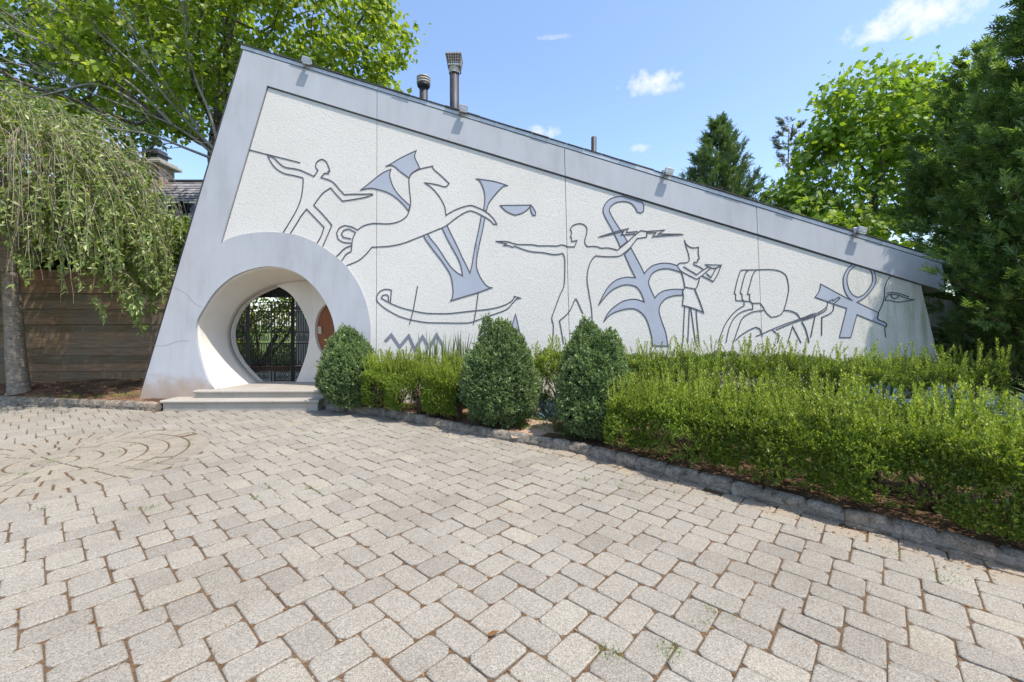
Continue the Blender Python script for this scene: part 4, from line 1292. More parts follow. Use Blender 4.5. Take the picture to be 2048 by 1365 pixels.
def sprig_t(k, leaf_l, leaf_w, spread=.9, seed=1, stem=False):
    """k leaves spiralling up a stem of length 1 along +Z"""
    r = np.random.default_rng(seed)
    lv, lf = leaf_t(leaf_l, leaf_w)
    V, F = [], []
    for i in range(k):
        t = .15 + .85 * i / (k - 1)
        a = i * 2.4 + r.uniform(-.4, .4)
        op = spread * (1.15 - .55 * t) + r.uniform(-.15, .15)
        ax = np.array([math.cos(a) * math.sin(op), math.sin(a) * math.sin(op), math.cos(op)])
        z = ax; x = np.cross(np.array([0, 0, 1.]), z); x /= np.linalg.norm(x) + 1e-9; y = np.cross(z, x)
        R = np.stack([x, -y if y[2] > 0 else y, z], 1)
        s = r.uniform(.75, 1.15)
        V.append((lv * s) @ R.T + np.array([0, 0, t])); F.append(lf + 4 * i)
    return np.concatenate(V), np.concatenate(F)
def frond_t(k=11, seed=2, w=.05):
    """flat conifer spray along +Z with side twigs"""
    r = np.random.default_rng(seed)
    V, F = [], []
    def blade(a, b, ww):
        a, b = np.array(a), np.array(b); d = (b - a) / np.linalg.norm(b - a)
        s = np.array([d[2], 0, -d[0]]) * ww
        n = len(V) * 4
        V.append(np.array([a, (a * .55 + b * .45) + s + np.array([0, .02, 0]), b, (a * .55 + b * .45) - s + np.array([0, .02, 0])])); F.append(np.array([(0, 1, 2), (0, 2, 3)]) + n)
    blade((0, 0, 0), (0, .02, 1.0), w)
    for i in range(k):
        t = .05 + .8 * i / k
        sd = 1 if i % 2 else -1
        L = .44 * (1 - .55 * t) * r.uniform(.75, 1.2)
        an = math.radians(r.uniform(28, 46))
        blade((0, 0, t), (sd * L * math.sin(an), r.uniform(-.1, .12), t + L * math.cos(an)), w * .85)
    return np.concatenate(V), np.concatenate(F)
def sines(seed, f):
    r = np.random.default_rng(seed)
    K = r.normal(0, f, (9, 3)); ph = r.uniform(0, 6.28, 9)
    return lambda P: np.sin(P @ K.T + ph).mean(-1) * 1.8
def veg(name, V, F, mat, parent):
    return link(name, np_mesh(name, V, F), M[mat], parent)

# ---------------------------------------------------------------- space colonisation trees
def colonise(attr, trunk, step, kill, iters=140, jitter=.12, pull=0.0):
    nodes = [np.asarray(p, float) for p in trunk]; par = [-1] + list(range(len(trunk) - 1))
    A = np.asarray(attr, float); alive = np.ones(len(A), bool)
    N = np.array(nodes)
    D = np.linalg.norm(A[:, None] - N[None], axis=2); near = D.argmin(1); dist = D.min(1)
    for it in range(iters):
        if not alive.any(): break
        idx = np.where(alive)[0]
        dirs = unit(A[idx] - np.array(nodes)[near[idx]])
        acc = {}
        for i, d in zip(near[idx], dirs):
            acc[i] = acc.get(i, 0) + d
        new = []
        for i, d in acc.items():
            n = np.linalg.norm(d)
            if n < 1e-6: continue
            d = d / n + rng.normal(0, jitter, 3); d[2] += pull; d /= np.linalg.norm(d)
            new.append((nodes[i] + d * step, i))
        if not new: break
        b = len(nodes)
        for p, i in new: nodes.append(p); par.append(i)
        NN = np.array([p for p, _ in new])
        D = np.linalg.norm(A[idx][:, None] - NN[None], axis=2)
        m = D.min(1); a = D.argmin(1) + b
        better = m < dist[idx]
        near[idx[better]] = a[better]; dist[idx[better]] = m[better]
        alive &= dist > kill
    return np.array(nodes), np.array(par)
def radii_of(nodes, par, tip, expn=2.4):
    n = len(nodes); a = np.zeros(n); ch = np.zeros(n, int)
    for i in range(n - 1, -1, -1):
        if ch[i] == 0: a[i] = tip ** expn
        if par[i] >= 0: a[par[i]] += a[i]; ch[par[i]] += 1
    return a ** (1 / expn), ch
def limbs(name, nodes, par, rad, mat, parent, sides=6):
    B = []; k = sides
    i = np.where(par >= 0)[0]
    p0 = nodes[par[i]]; p1 = nodes[i]; r0 = np.minimum(rad[par[i]], rad[i] * 1.5); r1 = rad[i]
    Bm = frames(p1 - p0, np.tile([.31, .9, .2], (len(i), 1)))
    an = np.arange(k) * 2 * PI / k
    circ = np.stack([np.cos(an), np.sin(an), 0 * an], 1)
    ring = np.einsum('nij,kj->nki', Bm, circ)
    V = np.concatenate([p0[:, None] + ring * r0[:, None, None], p1[:, None] + ring * r1[:, None, None]], 1).reshape(-1, 3)
    q = np.array([(a, (a + 1) % k, k + (a + 1) % k, k + a) for a in range(k)])
    F = (q[None] + (np.arange(len(i)) * 2 * k)[:, None, None]).reshape(-1, 4)
    return link(name, np_mesh(name, V, F, True), M[mat], parent)
def blob_pts(blobs, n, shell=.35):
    vol = np.array([b[3] * b[4] * b[5] for b in blobs]); cnt = np.maximum(1, (vol / vol.sum() * n).astype(int))
    P = []
    for b, c in zip(blobs, cnt):
        d = unit(rng.normal(0, 1, (c, 3))); r = rng.uniform(shell, 1, (c, 1)) ** (1 / 2.2)
        P.append(np.array(b[:3]) + d * r * np.array(b[3:6]))
    return np.concatenate(P)
def broad_tree(name, label, blobs, trunk, n_attr, step, kill, tip, leaf, mat, bark_m, per, spread, size, thin, group=None, bare=None, droop=.5, trunk_r=None):
    root = empty(name, tuple(trunk[0])); tag(root, label, 'tree', group)
    A = blob_pts(blobs, n_attr)
    nodes, par = colonise(A, trunk, step, kill)
    rad, ch = radii_of(nodes, par, tip)
    if trunk_r: rad = rad * (1 + (trunk_r / rad[0] - 1) * np.clip((rad - tip) / (rad[0] - tip), 0, 1))
    limbs('trunk', nodes, par, rad, bark_m, root)
    ok = np.where(rad < thin)[0]
    if bare is not None: ok = ok[~bare(nodes[ok])]
    pos = np.repeat(nodes[ok], per, 0) + rng.normal(0, 1, (len(ok) * per, 3)) * np.array([spread, spread, spread * .55])
    cen = np.array([np.mean([b[j] for b in blobs]) for j in range(3)])
    out = unit(pos - cen) * np.array([1, 1, .2])
    if name == 'maple_tree':
        pos = pos[~gap_left(pos)]; out = unit(pos - cen) * np.array([1, 1, .2])
    ax = unit(out * .7 + rng.normal(0, .6, pos.shape) + np.array([0, 0, -droop]))
    nrm = unit(rng.normal(0, .55, pos.shape) + np.array([0, 0, 1.0]))
    x = unit(np.cross(nrm, ax)); y = np.cross(ax, x)
    B = np.stack([x, y, ax], -1)
    V, F = scatter(leaf[0], leaf[1], pos, B, rng.uniform(.65, 1.2, len(pos)) * size)
    veg('crown', V, F, mat, root)
    return root
star_leaf = (np.array([(0, 0, 0), (-.42, .02, .18), (-.26, .03, .42), (-.46, -.04, .72), (-.16, .03, .66), (0, -.10, 1.0), (.16, .03, .66), (.46, -.04, .72), (.26, .03, .42), (.42, .02, .18)]),
             np.array([(0, 1, 2), (0, 2, 8), (0, 8, 9), (2, 3, 4), (2, 4, 6), (2, 6, 8), (6, 7, 8), (4, 5, 6)]))
kite = leaf_t(1.0, .8, .1, -.15)

# ================================================================== BIG MAPLE BEHIND THE TALL END
bare_zone = lambda P: (sines(31, .9)(P) > .42) | ((P[:, 0] < -9.0) & (P[:, 2] < 10.2) & (P[:, 2] > 6.2) & (P[:, 1] < 11.6) & (rng.random(len(P)) < .62))
maple = broad_tree('maple_tree', 'large bright green maple spreading over the tall left end of the house', [
    (-5.3, 11.8, 9.6, 2.5, 2.4, 2.6), (-4.7, 11.6, 7.4, 1.9, 1.8, 1.7), (-7.6, 12.2, 10.6, 3.0, 2.6, 2.6), (-10.4, 11.8, 9.6, 2.8, 2.4, 2.1), (-12.8, 11.6, 8.6, 2.2, 2.2, 2.0), (-9.4, 11.2, 7.4, 2.2, 1.6, 1.1), (-7.4, 11.4, 8.0, 1.6, 1.8, 1.5)],
    [(-7.7, 11.9, -.3), (-7.75, 11.9, 1.5), (-7.85, 11.85, 3.2), (-7.95, 11.8, 4.7)], 1700, .30, .50, .010, kite, 'maple_leaf', 'maple_bark', 36, .23, .178, .024, bare=bare_zone, trunk_r=.26)
broad_tree('maple_tree', 'darker maple standing further back at the left edge of the picture', [
    (-15.5, 15.5, 8.2, 3.2, 2.5, 2.6), (-18.0, 15.5, 10.5, 3.5, 2.5, 3.0), (-13.4, 16, 11.0, 3.2, 2.5, 2.4), (-16.5, 15.0, 5.6, 2.4, 2.0, 1.6)],
    [(-15.6, 15.8, -.3), (-15.6, 15.8, 2.0), (-15.5, 15.7, 4.2)], 1000, .38, .58, .013, kite, 'far_maple_leaf', 'maple_bark', 26, .28, .22, .03, trunk_r=.28)

# bare grey limbs of the maple reaching out to the left
def bare_limbs(parent):
    r = random.Random(8); mb = MB()
    mains = [[(436, 318), (392, 280), (330, 243), (230, 205), (120, 162), (10, 120)], [(430, 300), (375, 245), (310, 170), (230, 95), (150, 30), (90, -20)], [(436, 322), (380, 300), (300, 270), (205, 255), (110, 238), (20, 250)],
             [(400, 262), (330, 165), (270, 70), (230, -10)], [(345, 250), (250, 160), (140, 110), (30, 60)], [(300, 225), (200, 170), (90, 190), (0, 205)], [(440, 310), (420, 230), (385, 140), (370, 40), (380, -30)]]
    for mi, m in enumerate(mains):
        Y0 = 11.4 - .12 * mi
        P = catmull([at(x, y, Y0 - .25 * k) for k, (x, y) in enumerate(m)], 5); n = len(P)
        mb.tube(P, [.036 * (1 - i / n) ** .9 + .005 for i in range(n)], 5, cap=False)
        for i in range(6, n - 1, 1):
            for _ in range(1):
                d = (P[min(i + 1, n - 1)] - P[i - 1]); d /= np.linalg.norm(d)
                q = unit(d + np.array([r.gauss(0, .4), r.gauss(0, .4), r.gauss(.12, .42)]))
                L = r.uniform(.4, 1.3); T = [P[i]]
                for k in range(4):
                    q = unit(q + np.array([r.gauss(0, .13), r.gauss(0, .13), r.gauss(.03, .13)])); T.append(T[-1] + q * L / 4)
                mb.tube(T, [.011, .009, .007, .005, .003], 4, cap=False)
                for _k in range(3):
                    j = r.randrange(1, 4); e = unit(q + np.array([r.gauss(0, .6) for _ in range(3)])) * r.uniform(.2, .5)
                    mb.tube([T[j], T[j] + e * .5 + np.array([0, 0, r.gauss(0, .03)]), T[j] + e], [.006, .004, .0025], 3, cap=False)
    mb.build('bare_branches', M['grey_twig'], parent, True)
mk('grey_twig', bark((.20, .18, .155), (.36, .34, .30), 12, 12))
bare_limbs(maple)

# ================================================================== WEEPING CHERRY
def cherry():
    base = np.array([-8.55, 7.30, bed_left_z(-8.55, 7.3) - .03])
    root = empty('weeping_cherry', tuple(base)); tag(root, 'weeping cherry with grey ringed trunk and trailing leafy branches before the plank fence', 'tree')
    mb = MB()
    tr = catmull([base + np.array(p) for p in ((.0, 0, -.1), (.01, 0, .15), (-.02, 0, .6), (-.05, .02, 1.2), (-.07, .02, 1.75), (-.05, 0, 2.1))], 3)
    n = len(tr)
    mb.tube(tr, [.175 * (1 - .40 * (i / (n - 1)) ** .5) + (.05 if i < 2 else 0) for i in range(n)], 12)
    top = tr[-1]
    r = random.Random(17)
    tips = []
    for k in range(15):
        a = 2 * PI * k / 15 + r.uniform(-.2, .2)
        R = r.uniform(.9, 1.9); h = r.uniform(1.3, 2.2)
        d = np.array([math.cos(a), math.sin(a) * .62, 0])
        pts = [top + np.array([0, 0, -.15 - .1 * r.random()]), top + d * R * .22 + np.array([0, 0, h * .62]), top + d * R * .55 + np.array([0, 0, h * .95]), top + d * R + np.array([0, 0, h]), top + d * R * 1.3 + np.array([0, 0, h * .78])]
        pts = catmull(pts, 5)
        m = len(pts)
        mb.tube(pts, [.042 * (1 - i / m) ** .8 + .008 for i in range(m)], 6)
        tips.append(pts)
    mb.build('trunk', M['cherry_bark'], root, True)
    # trailing strands
    nst = 1650; seg = 10
    dome = sines(77, 1.2)
    ang = rng.uniform(0, 2 * PI, nst); rr_ = np.sqrt(rng.uniform(.02, 1, nst))
    RX_, RY_ = 3.0, 1.3
    hx = base[0] + np.cos(ang) * rr_ * RX_ * .86; hy = base[1] - .05 + np.sin(ang) * rr_ * RY_ * .8
    hz = base[2] + 4.55 - 1.75 * (np.abs(np.cos(ang)) * rr_) ** 2.2 - .5 * rr_ ** 2 + rng.normal(0, .16, nst) - 1.5 * rng.random(nst) ** 2.2
    start = np.stack([hx, hy, hz], 1); start[:, 2] += .22 * dome(start * 1.3)
    px_, py_ = pixn(start)
    bad = (px_ > 262) & (py_ < 352 + (px_ - 300) * 1.0)
    start[bad, 0] -= rng.uniform(.8, 3.0, bad.sum()); start[bad, 2] -= rng.uniform(0, .5, bad.sum())
    outd = np.stack([np.cos(ang) * .9, np.sin(ang) * .45, 0 * ang], 1)
    outd[:, :2] += rng.normal(0, .25, (nst, 2))
    low = rng.uniform(.35, 1.0, nst) ** .6
    endz = 1.0 + .95 * rng.random(nst) + .35 * (np.abs(start[:, 0] - base[0]) < .6)
    Ln = np.clip((start[:, 2] - endz) * low, .5, 2.7)
    P = np.zeros((nst, seg, 3)); P[:, 0] = start
    d = unit(outd + np.array([0, 0, .28]))
    for i in range(1, seg):
        P[:, i] = P[:, i - 1] + d * (Ln / (seg - 1))[:, None]
        d = unit(d + np.array([0, 0, -.42]) + rng.normal(0, .09, (nst, 3)))
    # keep the curtain clear of the wall edge
    ex, ey = pixn(P.reshape(-1, 3)); okp = (ex < 287 + (770 - ey) * .2895 - 5).reshape(nst, seg).all(1)
    P = P[okp]; start = start[okp]; nst = len(P)
    # twig meshes (three-sided)
    rad = np.linspace(.0062, .002, seg)
    tan = unit(np.gradient(P, axis=1))
    xx = unit(np.cross(tan, np.array([.3, .9, .1]))); yy = np.cross(tan, xx)
    ringv = np.stack([P + (xx * math.cos(q) + yy * math.sin(q)) * rad[None, :, None] for q in (0, 2.09, 4.19)], 2)   # nst,seg,3,3
    V = ringv.reshape(-1, 3)
    q = np.array([(i * 3 + k, i * 3 + (k + 1) % 3, (i + 1) * 3 + (k + 1) % 3, (i + 1) * 3 + k) for i in range(seg - 1) for k in range(3)])
    F = (q[None] + (np.arange(nst) * seg * 3)[:, None, None]).reshape(-1, 4)
    veg('trailing_twigs', V, F, 'twig', root)
    # leaves
    per = 44
    dens = sines(5, 2.4)(start) > -.42
    sel = np.where(dens)[0]
    t = rng.uniform(.05, 1, (len(sel), per)) * (seg - 1)
    i0 = np.minimum(t.astype(int), seg - 2); fr = (t - i0)[..., None]
    pp = P[sel][np.arange(len(sel))[:, None], i0] * (1 - fr) + P[sel][np.arange(len(sel))[:, None], i0 + 1] * fr
    pos = pp.reshape(-1, 3) + rng.normal(0, .015, (len(sel) * per, 3))
    qx, qy = pixn(pos); pos = pos[~((qx > 290) & (qx < 372) & (qy > 285) & (qy < 330 + (qx - 300) * 1.4))]
    ax = unit(rng.normal(0, .6, pos.shape) + np.array([0, -.12, -.75]))
    nr = unit(rng.normal(0, .7, pos.shape) + np.array([0, -.5, .7]))
    x = unit(np.cross(nr, ax)); B = np.stack([x, np.cross(ax, x), ax], -1)
    V, F = scatter(*leaf_t(1, .36, .08, -.12), pos, B, rng.uniform(.065, .12, len(pos)))
    veg('crown', V, F, 'cherry_leaf', root)
cherry()

# ================================================================== CONIFERS
def cypress(name, label, base, H, R, n_br, fr_per, mat, frs, seed, taper=.85, lean=.55, group=None, gap=0.0, tip_up=.35, bottom=.04, trunk_r=.16):
    r = np.random.default_rng(seed)
    root = empty(name, tuple(base)); tag(root, label, 'tree', group)
    base = np.asarray(base, float)
    mb = MB()
    mb.tube([base + np.array([0, 0, -.1]), base + np.array([.03, 0, H * .4]), base + np.array([-.02, 0, H * .96])], [trunk_r, trunk_r * .62, .012], 8)
    h = bottom + (1 - bottom) * (np.arange(n_br) + r.uniform(0, 1, n_br)) / n_br
    lump = sines(seed, 1.5)
    a = r.uniform(0, 2 * PI, n_br)
    prof = (1 - h) ** taper * (.6 + .4 * np.clip(h / .18, 0, 1))
    L = R * prof * r.uniform(.62, 1.18, n_br) + .10
    p0 = base + np.stack([0 * h, 0 * h, h * H], 1)
    d = np.stack([np.cos(a), np.sin(a), lean + r.normal(0, .14, n_br)], 1)
    d = unit(d)
    S = 7
    Pn = np.zeros((n_br, S, 3)); Pn[:, 0] = p0
    dd = d.copy()
    for i in range(1, S):
        Pn[:, i] = Pn[:, i - 1] + dd * (L / (S - 1))[:, None]
        dd = unit(dd + np.array([0, 0, tip_up / S]) + r.normal(0, .07, (n_br, 3)))
    for k in range(0, n_br, 2 if n_br > 300 else 1):
        mb.tube(Pn[k], [max(.004, .018 * L[k] * (1 - i / S)) for i in range(S)], 4, cap=False)
    mb.build('trunk', M['hedge_wood'], root, True)
    t = (.28 + .72 * r.random((n_br, fr_per)) ** .75) * (S - 1)
    keep = r.random((n_br, fr_per)) < np.clip(L / (R * .5), .25, 1)[:, None]
    i0 = np.minimum(t.astype(int), S - 2); fr = (t - i0)[..., None]
    ar = np.arange(n_br)[:, None]
    pos = Pn[ar, i0] * (1 - fr) + Pn[ar, i0 + 1] * fr
    tang = unit(Pn[ar, i0 + 1] - Pn[ar, i0])
    wdt = (.09 * (1 - t / (S - 1)) + .02)[..., None] * np.minimum(L, 1.2)[:, None, None] * 1.4
    pos = pos + r.normal(0, 1, pos.shape) * wdt * np.array([1, 1, .8])
    ax = unit(tang + r.normal(0, .38, pos.shape) + np.array([0, 0, .12]))
    sel = keep.ravel()
    pos = pos.reshape(-1, 3)[sel]; ax = ax.reshape(-1, 3)[sel]
    if gap: 
        g = lump(pos * 1.2) > -1 + gap
        pos, ax = pos[g], ax[g]
    hint = unit(r.normal(0, .6, ax.shape) + np.array([0, 0, 1]))
    x = unit(np.cross(hint, ax)); B = np.stack([x, np.cross(ax, x), ax], -1)
    V, F = scatter(*frond_t(9, seed, .06), pos, B, r.uniform(.7, 1.25, len(pos)) * frs)
    veg('crown', V, F, mat, root)
cypress('cypress_tree', 'tall dark cypress at the right edge covering the low end of the house', (8.2, 6.45, -.1), 7.0, 2.0, 520, 23, 'cypress_leaf', .25, 41, .72, .42, bottom=.03)
cypress('cypress_tree', 'smaller dark cypress just left of the tall one, leaning over the end of the eave', (8.75, 8.2, -.1), 6.6, 1.9, 320, 22, 'cypress_leaf', .24, 42, .75, .5)
cypress('cypress_tree', 'young dense blue-green conifer rising behind the middle of the roof', (6.2, 13.0, -.3), 7.75, 3.3, 420, 22, 'blue_cypress_leaf', .27, 43, .9, .75, tip_up=.6, trunk_r=.12)
cypress('cypress_tree', 'thin sparse conifer with see-through crown behind the roof', (8.75, 13.6, -.3), 8.2, 1.25, 120, 13, 'olive_cypress_leaf', .24, 44, .5, .35, gap=.25, tip_up=.5, trunk_r=.07)
cypress('cypress_tree', 'low olive conifer top between the dense and the sparse conifer', (7.45, 12.4, -.3), 5.3, 1.3, 130, 14, 'olive_cypress_leaf', .26, 45, .6, .45, trunk_r=.07)
cypress('cypress_tree', 'second thin conifer top beside the broad-leaved tree', (9.95, 13.9, -.3), 7.7, .9, 80, 11, 'olive_cypress_leaf', .22, 46, .6, .3, gap=.2, trunk_r=.06)
broad_tree('tulip_tree', 'bright broad-leaved tree with large lobed leaves behind the low end of the roof', [
    (8.7, 10.9, 5.0, 1.7, 1.4, 1.5), (9.0, 10.7, 6.7, 1.35, 1.2, 1.35), (7.6, 10.6, 3.9, 1.2, 1.2, 1.0), (10.1, 10.8, 7.1, .95, 1.0, .9), (10.4, 11, 5.4, 1.5, 1.3, 1.6), (8.3, 10.4, 3.1, 1.5, 1.0, .8), (7.2, 10.8, 4.2, .9, .9, .8)],
    [(9.2, 11.1, -.3), (9.2, 11.1, 1.2), (9.15, 11.1, 2.5)], 620, .24, .34, .007, star_leaf, 'tulip_leaf', 'maple_bark', 28, .26, .17, .017, trunk_r=.11, droop=.7)
# dark understorey at the right edge and greenery beyond the fence and gate
def leafy_mass(name, label, cat, blobs, n, leaf, mat, size, seed, group=None, stem=None):
    r = np.random.default_rng(seed)
    b0 = blobs[0]
    root = empty(name, (b0[0], b0[1], stem if stem is not None else b0[2] - b0[5])); tag(root, label, cat, group)
    mb = MB()
    for k in range(7):
        b = blobs[k % len(blobs)]
        e = np.array(b[:3]) + r.normal(0, .35, 3) * np.array(b[3:6])
        s = np.array([b0[0], b0[1], (stem if stem is not None else b0[2] - b0[5]) - .1])
        mb.tube([s, (s + e) / 2 + r.normal(0, .08, 3), e], [.05, .03, .01], 5)
    mb.build('stem', M['hedge_wood'], root, True)
    vol = np.array([b[3] * b[4] + b[4] * b[5] for b in blobs]); cnt = (vol / vol.sum() * n).astype(int)
    P = []
    for b, c in zip(blobs, cnt):
        d = unit(r.normal(0, 1, (c, 3))); lum = sines(seed + 3, 2.2)(d * 2 + np.array(b[:3]))
        rad = (1 - np.abs(r.normal(0, .22, c))) * (1 + .16 * lum)
        P.append(np.array(b[:3]) + d * rad[:, None] * np.array(b[3:6]))
    pos = np.concatenate(P)
    ax = unit(r.normal(0, .8, pos.shape) + np.array([0, -.2, -.1]))
    nr = unit(r.normal(0, .6, pos.shape) + np.array([0, 0, 1]))
    x = unit(np.cross(nr, ax)); B = np.stack([x, np.cross(ax, x), ax], -1)
    V, F = scatter(leaf[0], leaf[1], pos, B, r.uniform(.6, 1.2, len(pos)) * size)
    veg('foliage', V, F, mat, root)
leafy_mass('garden_tree', 'leafy tree filling the view through the iron gate', 'tree', [(-6.5, 10.8, 2.2, 1.2, .6, .8), (-5.5, 11.0, 2.4, .8, .6, .8), (-7.0, 10.8, 1.35, .8, .5, .6), (-5.8, 10.9, 1.5, .6, .45, .45)], 3000, leaf_t(1, .55), 'hedge_shoot', .13, 61, stem=.25)
leafy_mass('garden_shrub', 'low dark shrub on the lawn behind the gate', 'shrub', [(-6.6, 10.3, .62, .55, .35, .38), (-5.6, 10.4, .6, .4, .35, .36)], 1500, leaf_t(1, .55), 'back_hedge_leaf', .09, 62, stem=.25)
leafy_mass('fence_shrub', 'dark green shrub showing above the plank fence beside the tall grey wall edge', 'shrub', [(-8.6, 9.3, 3.0, 1.2, .6, 1.3), (-7.2, 9.4, 2.9, .9, .6, .9), (-10.6, 9.3, 3.0, 1.5, .6, 1.2), (-9.6, 9.2, 2.5, 1.6, .5, .8), (-11.0, 9.0, 2.2, 1.5, .5, .8)], 17000, leaf_t(1, .5), 'far_maple_leaf', .14, 63, stem=.3)

# ================================================================== CLIPPED BUSHES, HEDGES
box_sprig = sprig_t(9, .40, .24, .95, 3)
hedge_sprig = sprig_t(11, .32, .17, .8, 4)
long_sprig = sprig_t(20, .17, .09, .85, 6)
def shoots(tpl, pos, ax, ln):
    return scatter(tpl[0], tpl[1], pos - unit(ax) * ln[:, None] * .6, frames(ax), ln)
def boxwood(label, c, rx, ry, H, n, seed, skew=0.0):
    r = np.random.default_rng(seed)
    root = empty('boxwood_bush', tuple(c)); tag(root, label, 'bush', 'clipped egg-shaped boxwood bushes')
    c = np.asarray(c, float)
    mb = MB()
    for k in range(9):
        e = c + np.array([r.normal(0, rx * .4), r.normal(0, ry * .4), H * r.uniform(.4, .8)])
        mb.tube([c + np.array([r.normal(0, .03), r.normal(0, .03), -.08]), (c + e) / 2, e], [.028, .018, .006], 5)
    mb.build('stem', M['hedge_wood'], root, True)
    lump = sines(seed, 7.5); lump2 = sines(seed + 1, 19)
    def pts(n, dep):
        d = unit(r.normal(0, 1, (n, 3)))
        d[:, 2] = np.where(d[:, 2] < -.82, -d[:, 2] * .3, d[:, 2]); d = unit(d)
        # egg: widest at 38 % of the height, drawn to a blunt point
        zz = d[:, 2]
        up = np.where(zz > 0, H * .62, H * .38)
        taper = np.where(zz > 0, 1 - .24 * zz ** 1.5, 1.0)
        f = 1 + .17 * lump(d * .5) + .10 * lump2(d * .5)
        f = f * (1 - np.abs(r.normal(0, dep, n)))
        P = np.stack([d[:, 0] * rx * taper, d[:, 1] * ry * taper, zz * up], 1) * f[:, None] + c + np.array([0, 0, H * .38])
        P[:, 0] += skew * np.clip(P[:, 2] - c[2], 0, 9)
        return P, d
    P, d = pts(n, .045)
    ax = unit(d * .8 + np.array([0, 0, .45]) + r.normal(0, .38, d.shape))
    young = (r.random(n) < .35) & (lump2(d * .7) > -.1)
    ln_ = r.uniform(.042, .078, n)
    parts = [shoots(box_sprig, P[~young], ax[~young], ln_[~young])]
    V, F = shoots(box_sprig, P[young] + d[young] * .012, ax[young], ln_[young]); veg('new_growth', V, F, 'box_shoot', root)
    P, d = pts(int(n * .35), .22)
    parts.append(shoots(box_sprig, P * 1.0, unit(d + r.normal(0, .7, d.shape)), r.uniform(.07, .11, len(P))))
    # a few stray shoots at the top
    P, d = pts(240, .01); parts.append(shoots(box_sprig, P + d * .025, unit(d * .5 + np.array([0, 0, .7]) + r.normal(0, .35, d.shape)), r.uniform(.07, .12, len(P))))
    k = 60
    P, d = pts(400, .02); o = np.argsort(-P[:, 2])[:k]
    parts.append(shoots(box_sprig, P[o] + np.array([0, 0, .03]), np.array([0, 0, 1.0]) + r.normal(0, .2, (k, 3)), r.uniform(.07, .13, k)))
    V, F = join(parts)
    veg('foliage', V, F, 'box_leaf', root)
def bz(x, y): return float(bed_right(np.array(x), np.array(y)))
boxwood('egg-shaped boxwood bush at the right end of the entrance steps', (-2.50, 6.42, bz(-2.5, 6.42)), .43, .40, 1.14, 5200, 71)
boxwood('tall pointed boxwood bush left of the worn dirt path', (-.17, 5.46, bz(-.17, 5.46)), .47, .44, 1.30, 6200, 72, .01)
boxwood('boxwood bush right of the worn dirt path, half behind the front hedge', (.92, 4.92, bz(.92, 4.92)), .42, .40, 1.26, 5600, 73, .02)
